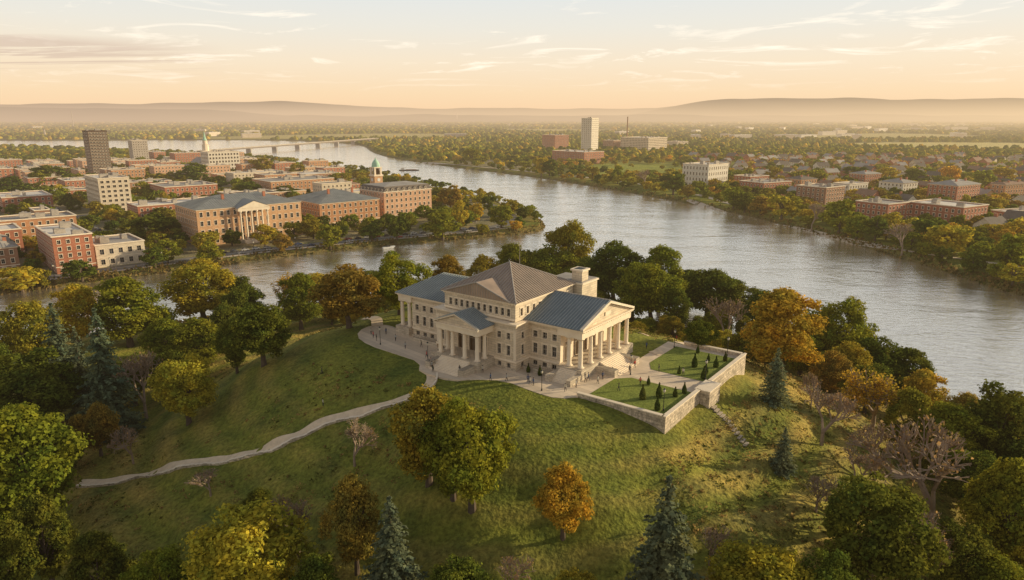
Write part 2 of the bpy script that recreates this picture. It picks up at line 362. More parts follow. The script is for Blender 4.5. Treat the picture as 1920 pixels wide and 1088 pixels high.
# ---------------- vegetation prototypes ----------------
def quads(P,Nn,size,asp=1.0):
    n=len(P); r=rng.normal(size=(n,3)); Nn=Nn/np.linalg.norm(Nn,axis=1,keepdims=True)
    a=np.cross(Nn,r); a/=np.linalg.norm(a,axis=1,keepdims=True)+1e-9; b=np.cross(Nn,a)
    s=size*rng.uniform(.5,1.4,(n,1)); sa=a*s*.5; sb=b*s*.5*asp
    k=rng.uniform(.3,1.0,(n,1))
    V=np.stack([P-sa-sb*k,P+sa-sb,P+sa*k+sb,P-sa+sb*k],1).reshape(-1,3)
    return V,np.arange(4*n).reshape(n,4)
def crown_pts(seed,nl,nleaf,rad=3.1,rz=3.0,cz=6.3,lr=(1.0,1.7)):
    r_=np.random.default_rng(seed)
    d=r_.normal(size=(nl,3)); d/=np.linalg.norm(d,axis=1,keepdims=True)
    rr=r_.uniform(.3,1,(nl,1))**.45
    lump=1+.2*np.sin(3*np.arctan2(d[:,1],d[:,0])+seed)[:,None]+.14*np.sin(5*d[:,2]+seed*2)[:,None]
    c=d*rr*lump*np.array([rad,rad,rz]); c[:,2]+=cz
    low=np.clip((cz-c[:,2])/rz,0,1); hi=np.clip((c[:,2]-cz)/rz,0,1); c[:,:2]*=(1-.22*low**2-.3*hi**2)[:,None]
    lrad=r_.uniform(*lr,nl)
    per=np.maximum(1,(nleaf*lrad**2/np.sum(lrad**2)).astype(int))
    P=[];Nn=[]
    ctr=np.array([0,0,cz-.8])
    for i in range(nl):
        q=r_.normal(size=(per[i]*2,3)); q/=np.linalg.norm(q,axis=1,keepdims=True)
        o=c[i]-ctr; o/=np.linalg.norm(o)+1e-6
        q=q[(q@o)>-.4][:per[i]]
        n2=len(q); p_=c[i]+q*lrad[i]*r_.uniform(.5,1.3,(n2,1))*np.array([1.05,1.05,.72])
        P.append(p_); Nn.append(q+r_.normal(size=(n2,3))*.6+np.array([0,0,.3]))
    return np.concatenate(P),np.concatenate(Nn),c
def trunk_mesh(seed,c,mat,name='trunk'):
    r_=random.Random(seed); b=MB(); p=Vector((0,0,-.6)); r=.38
    pts=[p,Vector((0,0,1.0)),Vector((r_.uniform(-.2,.2),r_.uniform(-.2,.2),2.4)),Vector((r_.uniform(-.3,.3),r_.uniform(-.3,.3),4.2)),Vector((r_.uniform(-.4,.4),r_.uniform(-.4,.4),7))]
    rad=[.42,.3,.24,.17,.07]
    for i in range(4): b.tube(pts[i],pts[i+1],rad[i],rad[i+1],mat,7)
    for k in range(10):
        t=Vector(c[r_.randrange(len(c))]); s=pts[2].lerp(pts[3],r_.random()); m=s.lerp(t,.5)+Vector((0,0,.5))
        b.tube(s,m,.13,.08,mat,4); b.tube(m,t,.08,.03,mat,4)
    return b.mesh(name)
DEC=[];MID=[];MIDP=[];SMALLP=[]
for s in range(8):
    rad=[3.2,2.9,3.4,3.0,3.3,2.6,3.1,2.8][s]
    P,Nn,c=crown_pts(s+1,[110,96,130,104,120,90,140,100][s],19000,rad,[3.5,3.7,3.3,3.6,3.4,3.9,3.5,3.7][s],5.5,(.4,1.1)); V,Fq=quads(P,Nn,.195)
    DEC.append((npmesh('crown',V,Fq,[m_leaf]),trunk_mesh(s,c,m_bark)))
for s in range(5):
    P,Nn,c=crown_pts(s+21,30,1900,3.1,3.3,5.3,(.8,1.4)); V,Fq=quads(P,Nn,.55)
    MID.append((npmesh('crown',V,Fq,[m_leaf]),trunk_mesh(s+9,c,m_bark)))
for s in range(4):
    P,Nn,c=crown_pts(s+61,20,800,3.1,3.1,5.1,(.9,1.6)); V,Fq=quads(P,Nn,.8); MIDP.append((V,Fq))
for s in range(5):
    P,Nn,c=crown_pts(s+41,12,270,3.2,3.0,5.0,(1.1,1.8)); V,Fq=quads(P,Nn,1.35); SMALLP.append((V,Fq))
def spruce(seed,lv,dens,size):
    r_=np.random.default_rng(seed); P=[];Nn=[]
    for z in np.linspace(.5,9.75,lv):
        R0=2.7*(1-z/10)**.85*r_.uniform(.85,1.1); nb=int(6+11*(1-z/10))
        for k in range(nb):
            a=r_.uniform(0,2*math.pi); Rr=R0*r_.uniform(.7,1.2); ns=max(2,int(Rr*dens))
            s=np.linspace(.12,1,ns); s=np.repeat(s,3)
            side=r_.normal(size=len(s))*.2*(1.15-s)*Rr*.8
            px=np.cos(a)*s*Rr-np.sin(a)*side; py=np.sin(a)*s*Rr+np.cos(a)*side
            pz=z-.45*(s*Rr)*.55+.12*(s**2)*Rr+r_.normal(size=len(s))*.04
            P.append(np.stack([px,py,pz],-1)); Nn.append(np.stack([np.cos(a)*.5+0*s,np.sin(a)*.5+0*s,1+0*s],-1)+r_.normal(size=(len(s),3))*.35)
    P=np.concatenate(P);Nn=np.concatenate(Nn); V,Fq=quads(P,Nn,size,.7)
    b=MB(); b.tube((0,0,-.5),(0,0,5),.25,.14,m_bark,7); b.tube((0,0,5),(0,0,9.9),.14,.02,m_bark,6)
    return npmesh('crown',V,Fq,[m_leaf]),b.mesh('trunk')
SPR=[spruce(3,38,6,.24),spruce(4,34,6,.24)]
def bare(seed,leafn):
    r_=random.Random(seed); b=MB(); tips=[]
    def rec(p,d,l,r,k):
        q=p+d*l; b.tube(p,q,r,r*.68,m_bareb,5 if k<2 else 3)
        if k>=6 or l<.12: tips.append(q); return
        n=3 if k<5 else 2
        for _ in range(n):
            dd=(d+Vector((r_.gauss(0,1),r_.gauss(0,1),r_.gauss(0,.7)+.12))*.48).normalized()
            rec(q,dd,l*r_.uniform(.62,.84),r*.7,k+1)
        if k>2: tips.append(q)
    rec(Vector((0,0,-.4)),Vector((0,0,1)),2.4,.3,0)
    T=np.array([tuple(t) for t in tips]); T=T[[r_.randrange(len(T)) for _ in range(leafn)]]
    P=T+rng.normal(size=T.shape)*.25; V,Fq=quads(P,rng.normal(size=P.shape),.17)
    zm=max(t.z for t in tips)
    return npmesh('foliage',V,Fq,[m_leaf]),b.mesh('trunk'),zm
BARE=[bare(5,350),bare(8,3000)]
C={'green':(.20,.215,.028),'dark':(.12,.145,.026),'yg':(.38,.33,.045),'olive':(.27,.24,.036),'orange':(.47,.325,.05),'brown':(.29,.22,.05),'spruce':(.145,.18,.12),'bare':(.32,.22,.11),'yellow':(.42,.31,.045)}
CN={'green':'green','dark':'dark green','yg':'yellow-green','olive':'olive','orange':'orange autumn','brown':'russet brown','yellow':'golden yellow'}
TREEPOS=[]
def jit(c,a=.15): k=1+random.uniform(-a,a); return (c[0]*k*(1+random.uniform(-a,a)*.6),c[1]*k,c[2]*k)
def tree(x,y,z,H,Rr,kind,col,where,lod=0,group=None):
    rz=random.uniform(0,6.28); TREEPOS.append((x,y,Rr))
    if kind=='s':
        t=thing('spruce_tree','tall blue-green conical spruce '+where,'tree',(x,y,z),rz,(Rr/2.5,Rr/2.5,H/10),group); c,tr=random.choice(SPR)
        ob('crown',c,t,color=jit(C['spruce'])); ob('trunk',tr,t)
    elif kind=='b':
        c,tr,zm=BARE[0] if col=='bare' else BARE[1]
        t=thing('bare_tree',('leafless brown tree ' if col=='bare' else 'sparse russet leaved tree ')+where,'tree',(x,y,z),rz,(Rr/3.6,Rr/3.6,H/zm),group)
        ob('branches',tr,t); ob('foliage',c,t,color=jit(C['bare' if col=='bare' else col]))
    else:
        c,tr=random.choice(DEC if lod==0 else MID)
        t=thing('deciduous_tree',CN[col]+' rounded broadleaf tree '+where,'tree',(x,y,z),rz,(Rr/3.7,Rr/3.7,H/9.5),group)
        ob('crown',c,t,color=jit(C[col])); ob('trunk',tr,t)
def ptree(u,vb,vt,hw,kind,col,where='on the grassy hillside',lod=0,group='trees on the park hill'):
    x,y,z=ground(u,vb); zt=ztop(x,y,vt); dep=proj(x,y,z)[2]; tree(x,y,z-.2,max(2,zt-z)*1.02,hw*dep/F,kind,col,where,lod,group)
TL='''60,1000,765,105,d,green;5,1050,940,38,d,green;75,815,665,92,d,dark;190,855,750,38,d,brown;125,750,568,46,s,s;212,815,578,56,s,s;165,785,612,38,s,s;275,785,665,45,b,bare;355,795,675,58,d,yg;375,700,600,62,d,green
245,650,530,72,d,green;70,690,562,52,d,olive;150,650,542,52,d,yg;385,610,495,68,d,yg;460,630,530,38,d,dark;495,685,575,58,d,dark;525,600,512,36,b,orange;565,618,520,46,d,green;655,615,505,66,d,brown;20,710,640,18,s,s
750,590,475,52,d,green;840,570,485,42,d,brown;905,560,480,36,d,olive;965,550,452,34,d,green;1035,545,455,50,d,green;1070,540,420,46,d,olive;1150,575,460,58,d,dark;1235,580,468,50,d,green;1220,610,492,56,d,green
1325,600,500,62,d,dark;1390,610,530,52,d,dark;1310,662,595,28,d,dark;1358,655,562,38,b,bare;1460,705,552,84,d,orange;1565,700,560,62,d,green;1620,735,630,62,d,dark;1450,757,652,32,s,s;1635,810,685,62,b,orange;1722,800,700,48,d,orange
1770,875,765,70,d,green;1865,900,725,78,d,dark;1540,835,735,52,b,bare;1740,1005,800,88,b,bare;1625,1110,898,98,d,dark;1880,1085,870,84,d,green;1600,920,850,40,b,bare;1465,885,800,26,s,s;1055,1010,872,56,d,orange
885,955,752,84,d,green;805,910,735,80,d,olive;850,935,775,62,d,green;1240,1150,893,80,s,s;740,1150,930,66,s,s;480,1180,970,112,d,yg;670,1075,895,56,d,brown;490,990,920,32,d,dark;565,1075,950,50,b,bare;1425,1185,1035,96,d,yg;1910,1130,1000,50,d,yg
1520,765,700,20,b,bare;665,875,795,36,b,bare;20,1140,985,60,d,dark;300,640,575,34,d,green;690,560,505,40,d,dark;1500,700,600,50,d,dark;1700,740,660,50,d,dark;1900,820,740,50,d,dark;1290,575,510,40,d,dark;320,740,655,40,d,dark;395,930,885,30,b,bare
40,900,770,60,d,green;320,685,600,46,d,green;430,660,575,38,d,dark;100,1100,940,56,d,dark;445,700,600,32,d,dark;0,770,650,40,d,dark;1620,775,685,42,d,dark;1690,855,735,46,d,olive;1810,955,850,60,d,dark;1850,1010,885,60,d,dark
1755,905,800,46,d,green;1905,940,830,55,d,dark;1580,740,640,46,d,olive;1700,1095,965,50,b,bare;1425,645,548,45,d,dark;1265,625,545,32,d,dark;1350,600,520,40,d,green;600,560,515,40,d,yg;450,600,520,34,d,dark;540,1010,930,30,b,bare;1110,560,485,45,d,dark;1185,600,500,45,d,green;990,540,470,36,d,brown;250,870,800,30,b,bare;1330,1060,985,30,b,bare
200,1150,1010,60,d,dark;310,1180,1030,60,d,green;860,1190,1060,60,d,dark;1080,1190,1070,50,d,olive;600,1190,1050,60,d,dark;1540,1200,1040,60,d,dark;120,900,800,45,d,dark;255,760,665,40,d,dark;1790,1130,985,60,d,dark;1860,1190,1040,70,d,green;1530,960,890,34,b,bare;1600,1010,930,34,b,bare;960,1120,1040,34,b,bare;1640,900,800,44,b,bare'''
for r_ in TL.replace('\n',';').split(';'):
    a=r_.split(','); ptree(*[float(k) for k in a[:4]],a[4],a[5] if a[5]!='s' else None)
cnt=0
for _ in range(2500):
    x=random.uniform(-230,150); y=random.uniform(85,300)
    hh,sd=hsd(np.array([x]),np.array([y])); sd=float(sd[0])
    D=float(hillD(np.array([x]),np.array([y]))[0])
    if not(3<sd<42) or D<26 : continue
    u,v,_d=proj(x,y,float(hh[0]))
    if u<620 or u>2050 or v>1250: continue
    if any((x-a)**2+(y-b)**2<(r*.75+3.3)**2 for a,b,r in TREEPOS): continue
    back=y>200 and -120<x<90
    Ht=random.uniform(10,15) if not back else random.uniform(7.5,11)
    tree(x,y,float(hh[0])-.2,Ht,Ht*random.uniform(.40,.5),'d',random.choice(['dark','green','yg','olive','brown','green','dark']),'near the river bank below the hill',0,'trees on the park hill')
    cnt+=1
    if cnt>62: break
# ---------------- museum ----------------
RZ=-math.atan2(.6,.8)
mus=thing('museum_building','cream stone neoclassical museum with columned porticoes on a hilltop','building',(OX,OY,PZ),RZ)
WC={}
def winmesh(w,hh,kind='win'):
    k=(round(w,2),round(hh,2),kind)
    if k in WC: return WC[k]
    b=MB(); fw=min(.09,w*.09)
    if kind=='door':
        b.box(-w/2,w/2,.02,.06,0,hh,m_bronze); 
        for x0 in (-w/2,-.04,w/2-.08): b.box(x0,x0+.08,-.04,.018,0,hh,m_frame)
        b.box(-w/2,w/2,-.05,.019,hh*.72,hh*.72+.1,m_frame)
    else:
        b.face([(-w/2,.03,0),(w/2,.03,0),(w/2,.03,hh),(-w/2,.03,hh)],m_glass)
        b.box(-w/2,-w/2+fw,-.03,.028,0,hh,m_frame); b.box(w/2-fw,w/2,-.03,.028,0,hh,m_frame)
        b.box(-w/2+fw,w/2-fw,-.03,.028,0,fw,m_frame); b.box(-w/2+fw,w/2-fw,-.03,.028,hh-fw,hh,m_frame)
        b.box(-fw/2,fw/2,-.02,.027,fw,hh-fw,m_frame); 
        if hh>1.3: b.box(-w/2+fw,w/2-fw,-.025,.026,hh*.5-fw/2,hh*.5+fw/2,m_frame)
        b.box(-w/2-.2,w/2+.2,-.46,-.03,-.2,0,m_stoneL)
    if hh>1.25:
        b.box(-w/2-.22,w/2+.22,-.37,-.264,hh,hh+.3,m_stoneL); b.box(-w/2-.18,-w/2,-.33,-.264,.0,hh,m_stoneL); b.box(w/2,w/2+.18,-.33,-.264,.0,hh,m_stoneL)
    WC[k]=b.mesh('window' if kind!='door' else 'door'); return WC[k]
def facade(mb,o,d,Lg,z0,z1,xi,zi,mat,parent=None,depth=.3,lim=100,kind='win',name='window',wins=None):
    d=Vector((d[0],d[1],0)); n=Vector((d.y,-d.x,0)); o=Vector((o[0],o[1],0))
    xs=[0.0]+[k for a in xi for k in a]+[Lg]; zs=[z0]+[k for a in zi for k in a]+[z1]
    P=lambda s,z,q=0:o+d*s+Vector((0,0,z))-n*q
    for i in range(len(xs)-1):
        for j in range(len(zs)-1):
            a,b,c,e=xs[i],xs[i+1],zs[j],zs[j+1]
            if b-a<1e-4 or e-c<1e-4: continue
            if i%2 and j%2:
                for q in ([P(a,c),P(b,c),P(b,c,depth),P(a,c,depth)],[P(a,e),P(b,e),P(b,e,depth),P(a,e,depth)],[P(a,c),P(a,e),P(a,e,depth),P(a,c,depth)],[P(b,c),P(b,e),P(b,e,depth),P(b,c,depth)]): mb.face(q,mat)
                if wins is not None: wins.append((P((a+b)/2,c,depth-.04),math.atan2(d.y,d.x),b-a,e-c,kind))
            else: mb.face([P(a,c),P(b,c),P(b,e),P(a,e)],mat)
def put_windows(wins,parent,indiv=True,cap=100):
    if indiv:
        for p,a,w_,h_,k in wins[:cap]: ob('door' if k=='door' else 'window',winmesh(w_,h_,k),parent,p,a)
        wins=wins[cap:]
    if wins:
        b=MB(); 
        for p,a,w_,h_,k in wins:
            me=winmesh(w_,h_,k); R_=Matrix.Rotation(a,3,'Z'); base=len(b.v)
            b.v+=[tuple(R_@vv.co+p) for vv in me.vertices]
            for pl in me.polygons:
                b.f.append(tuple(base+i for i in pl.vertices)); b.m.append(b.mi(me.materials[pl.material_index]))
        b.obj('windows',parent,kind='stuff')
def spaced(L0,L1,n,w_): 
    st=(L1-L0)/n; return [(L0+st*(i+.5)-w_/2,L0+st*(i+.5)+w_/2) for i in range(n)]
wins=[]; wl=MB()
BZ=(.5,1.5); Z1=(3.3,5.5); Z2=(6.9,8.3)
facade(wl,(-13.5,1),(1,0),8,0,10,spaced(.3,7.7,3,1.15),[BZ,Z1,Z2],m_stone,wins=wins)
dw=[]; facade(wl,(-5.5,1),(0,1),20,2.2,10,spaced(1,19,5,2.0),[(2.25,6.4)],m_stoneL,wins=dw,kind='door')
wl.face([(-5.5,21,0),(-13.5,21,0),(-13.5,21,10),(-5.5,21,10)],m_stone)
wl.obj('wing_wall',mus)
wl2=MB()
facade(wl2,(-36,-4),(1,0),5,0,10,spaced(.6,4.6,2,1.0),[BZ,Z1,Z2],m_stone,wins=wins)
facade(wl2,(-31,-4),(1,0),11,0,10,spaced(.6,10.4,3,1.9),[(2.25,6.2)],m_stone,wins=dw,kind='door')
facade(wl2,(-20,-4),(1,0),6.5,0,10,spaced(.8,5.8,2,1.0),[BZ,Z1,Z2],m_stone,wins=wins)
facade(wl2,(-13.5,-4),(0,1),5,0,10,spaced(.5,4.5,1,1.1),[BZ,Z1,Z2],m_stone,wins=wins)
wl2.face([(-13.5,1,0),(-13.5,20,0),(-13.5,20,10),(-13.5,1,10)],m_stone)
facade(wl2,(-36,0),(0,-1),4,0,10,spaced(.5,3.5,1,1.0),[BZ,Z1,Z2],m_stone,wins=wins)
wl2.face([(-36,0,0),(-36,20,0),(-36,20,10),(-36,0,10)],m_stone); wl2.face([(-36,20,0),(-13.5,20,0),(-13.5,20,10),(-36,20,10)],m_stone)
facade(wl2,(-34.2,-3.2),(1,0),20,10.7,14.3,spaced(1,19,11,.95),[(11.7,13.3)],m_stone,wins=wins)
facade(wl2,(-14.2,-3.2),(0,1),22.7,10.7,14.3,spaced(1,21.7,9,.95),[(11.7,13.3)],m_stone,wins=wins)
facade(wl2,(-34.2,19.5),(0,-1),22.7,10.7,14.3,spaced(1,21.7,9,.95),[(11.7,13.3)],m_stone,wins=wins)
wl2.face([(-34.2,19.5,10.7),(-14.2,19.5,10.7),(-14.2,19.5,14.3),(-34.2,19.5,14.3)],m_stone)
wl2.obj('central_wall',mus)
wl=MB()
facade(wl,(-49,1),(1,0),13,0,10,spaced(.5,12.5,5,1.15),[BZ,Z1,Z2],m_stone,wins=wins)
wl.face([(-49,1,0),(-49,21,0),(-49,21,10),(-49,1,10)],m_stone); wl.face([(-49,21,0),(-36,21,0),(-36,21,10),(-49,21,10)],m_stone)
wl.obj('wing_wall',mus)
wl=MB(); wl.box(-21,-12,20.05,27,0,14.6,m_stone); wl.obj('rear_wall',mus)
put_windows(wins,mus); put_windows(dw,mus)
pb=MB()
pb.box(-5.45,.6,-.4,22.4,0,2.2,m_podium)
pb.box(-53.6,-49.05,-.4,22.4,0,2.2,m_podium)
pb.box(-31.8,-19.2,-9.6,-4.05,0,2.2,m_podium)
for a in ((-13.7,-5.46,.72,.98),(-49.04,-36.3,.72,.98),(-36.3,-31.85,-4.3,-4.02),(-19.15,-13.2,-4.3,-4.02)): pb.box(*a,1.9,2.35,m_stoneL); pb.box(a[0],a[1],a[2]-.12,a[3]-.02,0,.4,m_podium)
pb.box(-13.48,-13.2,-4.01,.7,1.9,2.35,m_stoneL)
pb.obj('podium',mus)
cb=MB()
def ring(b,x0,x1,y0,y1,z0,z1,t,mat):
    b.box(x0,x1,y0,y0+t,z0,z1,mat); b.box(x0,x1,y1-t,y1,z0,z1,mat); b.box(x0,x0+t,y0+t,y1-t,z0,z1,mat); b.box(x1-t,x1,y0+t,y1-t,z0,z1,mat)
def solidcornice(b,x0,x1,y0,y1,z):
    b.box(x0,x1,y0,y1,z,z+.28,m_stoneL); b.box(x0-.35,x1+.35,y0-.35,y1+.35,z+.282,z+.55,m_stoneL)
ring(cb,-5.9,.1,.35,21.65,8.6,9.98,1.3,m_stoneL); cb.box(-4.59,-1.21,1.7,20.3,9.2,9.9,m_stoneL)
ring(cb,-53.1,-48.7,.35,21.65,8.6,9.98,1.3,m_stoneL); 
solidcornice(cb,-13.45,.3,.2,21.8,10.0); solidcornice(cb,-53.3,-36.1,.2,21.8,10.0)
solidcornice(cb,-36.3,-13.2,-4.3,20.1,10.02)
cb.box(-36.1,-31.9,-4.12,-4.01,8.7,8.95,m_stoneL); cb.box(-19.1,-13.4,-4.12,-4.01,8.7,8.95,m_stoneL)
for X in (-36.05,-14.0): cb.box(X-.02,X+.75 if X<-30 else X+.55,-4.16,-4.01,2.4,8.69,m_stoneL)
cb.box(-13.3,-6.0,.86,.98,8.7,8.95,m_stoneL); cb.box(-48.9,-36.4,.86,.98,8.7,8.95,m_stoneL)
solidcornice(cb,-34.4,-14.0,-3.4,19.7,14.3)
cb.box(-34.3,-14.1,-3.32,-3.21,10.9,11.3,m_stoneL)
for i in range(26): cb.box(-34.2+.8*i,-33.85+.8*i,-3.65,-3.41,14.32,14.57,m_stoneL)
for i in range(27): cb.box(.36,.6,.6+.8*i,.95+.8*i,10.04,10.27,m_stoneL)
cb.box(-21.3,-11.7,19.8,27.3,14.62,15.0,m_stoneL)
cb.obj('cornice',mus)
eb=MB(); eb.box(-31.4,-19.6,-9.3,-8.0,7.9,9.1,m_stoneL); eb.box(-31.4,-30.2,-7.99,-4.05,7.9,9.1,m_stoneL); eb.box(-20.8,-19.6,-7.99,-4.05,7.9,9.1,m_stoneL); eb.box(-30.19,-20.81,-7.98,-4.06,8.5,9.0,m_stoneL)
eb.box(-31.8,-19.2,-9.7,-4.4,9.12,9.4,m_stoneL)
eb.prism([(-31.5,9.41),(-19.5,9.41),(-25.5,11.6)],-9.3,-9.0,m_stone)
for sgn in (-1,1):
    a=(-25.5+sgn*6.4,9.41); b2=(-25.5,11.75); 
    eb.prism([a,(a[0],a[1]+.35),(b2[0],b2[1]+.35),b2],-9.8,-9.31,m_stoneL)
eb.obj('entrance_entablature',mus)
colm=MB(); colm.box(-.62,.62,-.62,.62,0,.22,m_stoneL); colm.lathe([(.58,.22),(.58,.36),(.5,.45),(.49,2.4),(.44,5.9),(.44,6.0),(.6,6.2)],m_stoneL,16); colm.box(-.6,.6,-.6,.6,6.2,6.4,m_stoneL)
cm=colm.mesh('column')
for p in cm.polygons: p.use_smooth=len(p.vertices)==4 and abs(p.normal.z)<.5
for k in range(6): ob('column',cm,mus,(-.55,1.0+4*k,2.2)); ob('column',cm,mus,(-52.45,1.0+4*k,2.2))
for X in (-3.3,): ob('column',cm,mus,(X,1.0,2.2)); ob('column',cm,mus,(X,21.0,2.2))
ob('column',cm,mus,(-50,1.0,2.2)); 
for k in range(4): ob('column',cm,mus,(-30.7+3.47*k,-8.65,2.2),sc=(.9,.9,5.7/6.4))
for X in (-30.75,-20.25): ob('column',cm,mus,(X,-6.2,2.2),sc=(.9,.9,5.7/6.4))
pe=MB(); pe.prism([(.4,10.56),(21.6,10.56),(11,14.1)],-.4,-.1,m_stone,'x')
for s in (-1,1):
    a=(11+s*11.2,10.56); pe.prism([a,(a[0],a[1]+.5),(11,14.75),(11,14.2)],-.09,.65,m_stoneL,'x')
pe.box(-.09,.12,9.8,12.2,11.6,12.4,m_stoneL)
pe.obj('pediment',mus)
rb=MB(); e0=10.58
rb.roof([(-14.2,-.35,e0+.1),(.6,-.35,e0+.1),(.6,11,14.8),(-14.2,11,14.8)],m_teal,.75,m_rib2); rb.roof([(.6,22.35,e0+.1),(-14.2,22.35,e0+.1),(-14.2,11,14.8),(.6,11,14.8)],m_teal,.75,m_rib2)
rb.box(-14.1,.5,10.9,11.1,14.72,14.95,m_rib)
rb.obj('wing_roof',mus)
rb=MB(); X0,X1,Y0,Y1=-53.75,-34.2,-.3,22.3
rb.roof([(X0,Y0,e0),(X1,Y0,e0),(X1,11,14.4),(-47.5,11,14.4)],m_teal,.75,m_rib2); rb.roof([(X1,Y1,e0),(X0,Y1,e0),(-47.5,11,14.4),(X1,11,14.4)],m_teal,.75,m_rib2); rb.roof([(X0,Y1,e0),(X0,Y0,e0),(-47.5,11,14.4)],m_teal,.75,m_rib2)
rb.obj('wing_roof',mus)
rb=MB(); x0,x1,y0,y1,z0=-34.9,-13.5,-3.9,20.2,14.86; ap=(-24.2,8.2,20.5)
for pp in ([(x0,y0,z0),(x1,y0,z0),ap],[(x1,y0,z0),(x1,y1,z0),ap],[(x1,y1,z0),(x0,y1,z0),ap],[(x0,y1,z0),(x0,y0,z0),ap]): rb.roof(pp,m_brownroof,.8,m_rib)
for c_ in ((x0,y0),(x1,y0),(x1,y1),(x0,y1)): rb.tube((*c_,z0+.05),(ap[0],ap[1],ap[2]+.1),.16,.16,m_rib,6)
rb.obj('central_roof',mus)
rb=MB(); g0,g1=-33.5,-14.9
rb.face([(g0,-3.95,z0+.03),(g1,-3.95,z0+.03),(-24.2,-3.95,17.9)],m_brownroof)
k=g0+.6
while k<g1: 
    zt=z0+.03+(17.9-z0)*(1-abs(k+24.2)/9.3); rb.box(k-.04,k+.04,-4.05,-3.96,z0+.05,zt,m_rib); k+=.7
rb.roof([(g0,-4.15,z0+.1),(-24.2,-4.15,18.05),(-24.2,2.5,18.05)],m_brownroof); rb.roof([(g1,-4.15,z0+.1),(-24.2,-4.15,18.05),(-24.2,2.5,18.05)],m_brownroof)
rb.tube((g0,-4.1,z0+.15),(-24.2,-4.1,18.1),.18,.18,m_rib,6); rb.tube((g1,-4.1,z0+.15),(-24.2,-4.1,18.1),.18,.18,m_rib,6)
rb.obj('gable',mus)
rb=MB(); rb.roof([(-32,-9.9,9.6),(-32,-3.3,9.6),(-25.5,-3.3,12.15),(-25.5,-9.9,12.15)],m_teal,.6,m_rib2,(0,1,0)); rb.roof([(-19,-3.3,9.6),(-19,-9.9,9.6),(-25.5,-9.9,12.15),(-25.5,-3.3,12.15)],m_teal,.6,m_rib2,(0,1,0)); rb.obj('entrance_roof',mus)
rb=MB(); rb.box(-21,-12,20.1,27,15.01,15.2,R['grey']); rb.obj('rear_roof',mus)
ch=MB(); ch.box(-15.2,-12.4,20.6,23.4,15.21,17.6,m_stone); ch.box(-15.5,-12.1,20.3,23.7,17.61,18.0,m_stoneL); ch.box(-14.8,-12.8,21,23,18.01,18.1,m_black); ch.obj('chimney',mus)
fp=MB(); fp.lathe([(.09,14),(.06,20),(.03,23.6)],m_frame,8,(-25,13)); fp.obj('flagpole',mus)
def stairs(b,x0,x1,y0,dirn,zt,n,run,mat,axis='y'):
    for i in range(n):
        a=y0+dirn*run*i; c=y0+dirn*run*(i+1); lo,hi=min(a,c),max(a,c); z=zt*(1-(i+1)/(n+1))
        if axis=='y': b.box(x0,x1,lo,hi,-.3,z,mat)
        else: b.box(lo,hi,x0,x1,-.3,z,mat)
sb=MB(); stairs(sb,-29.5,-21.5,-9.61,-1,2.2,12,.36,m_stoneL); sb.box(-30.9,-29.51,-13.6,-9.61,-.3,1.5,m_podium); sb.box(-21.49,-20.1,-13.6,-9.61,-.3,1.5,m_podium); sb.obj('entrance_stairs',mus)
sb=MB(); stairs(sb,7,15,.61,1,2.2,12,.4,m_stoneL,'x'); sb.box(.61,5.2,5.4,6.99,-.3,1.5,m_podium); sb.box(.61,5.2,15.01,16.6,-.3,1.5,m_podium); sb.obj('portico_stairs',mus)
sb=MB(); stairs(sb,-4.5,-.5,-.41,-1,2.2,10,.36,m_stoneL); sb.box(-5.6,-4.51,-4.6,-.41,-.3,1.3,m_podium); sb.box(-.49,.6,-4.6,-.41,-.3,1.3,m_podium); sb.obj('side_stairs',mus)
aw=MB(); aw.box(-35.5,-31.9,-7,-6.6,-.1,.9,m_podium); aw.box(-12.8,-6.2,-2.2,-1.8,-.1,1.0,m_podium); aw.box(-46,-38,-2.2,-1.8,-.1,1.0,m_podium); aw.obj('area_wall',mus)
# ---------------- terrace, plaza, paths ----------------
def sheetL(name,pts,z,mat,th=.12,**k):
    b=MB(); P=[L2W(*p) for p in pts]; b.prism([(a,c) for a,c in P],z-th,z,mat,'z'); return b.obj(name,kind='structure',**k)
pts=[(5,-6.7),(2,-11),(-4,-11),(-12,-9.5),(-18,-13),(-21,-16),(-30,-16.5),(-34,-12),(-42,-11.5),(-52,-11),(-60,-8),(-64,-2),(-62,3),(-57,3),(-54,1),(-54,26),(6,26)]
cp=chaikin(pts,1); sheetL('plaza_pavement',[tuple(p) for p in cp],PZ+.06,m_pave,.4)
sheetL('terrace_pavement',[(3.9,-7),(22,-7),(22,34.5),(3.9,34.5)],PZ+.04,m_pave,.1)
sheetL('lawn',[(5.5,-6.4),(21.4,-6.4),(21.4,7.5),(8,7.5),(5.5,5)],PZ+.10,m_lawn,.05)
sheetL('lawn',[(9,14.5),(21.4,14.5),(21.4,32),(7,32),(7,18)],PZ+.10,m_lawn,.05)
tw=thing('terrace_wall','weathered stone retaining wall with coping and pier around the terrace','wall',(OX,OY,PZ),RZ)
def twseg(x0,x1,y0,y1,nm='wall_face',zl=-8.5):
    b=MB(); b.box(x0,x1,y0,y1,zl,.62,m_wallst); b.obj(nm,tw); b=MB(); b.box(x0-.12,x1+.12,y0-.12,y1+.12,.622,.82,m_stoneL); b.obj('coping',tw)
twseg(4,21.99,-7.6,-7.0); twseg(22,22.6,-7.6,8.2); twseg(22,22.6,13.8,35); twseg(8,21.99,34.4,35)
twseg(21.6,24.6,8.21,13.79,'pier')
hs=thing('stone_staircase','straight stone stairs with iron handrail descending the grassy slope','stairs',(0,0,0))
b=MB(); rl=MB(); prevp=None
m_tread=M('worn_tread',(.56,.46,.34),(.40,.33,.245),.8,.9); m_riser=M('shaded_riser',(.20,.165,.125),(.14,.115,.09),.8,.9)  # riser is the tread colour darkened, shade painted into the material
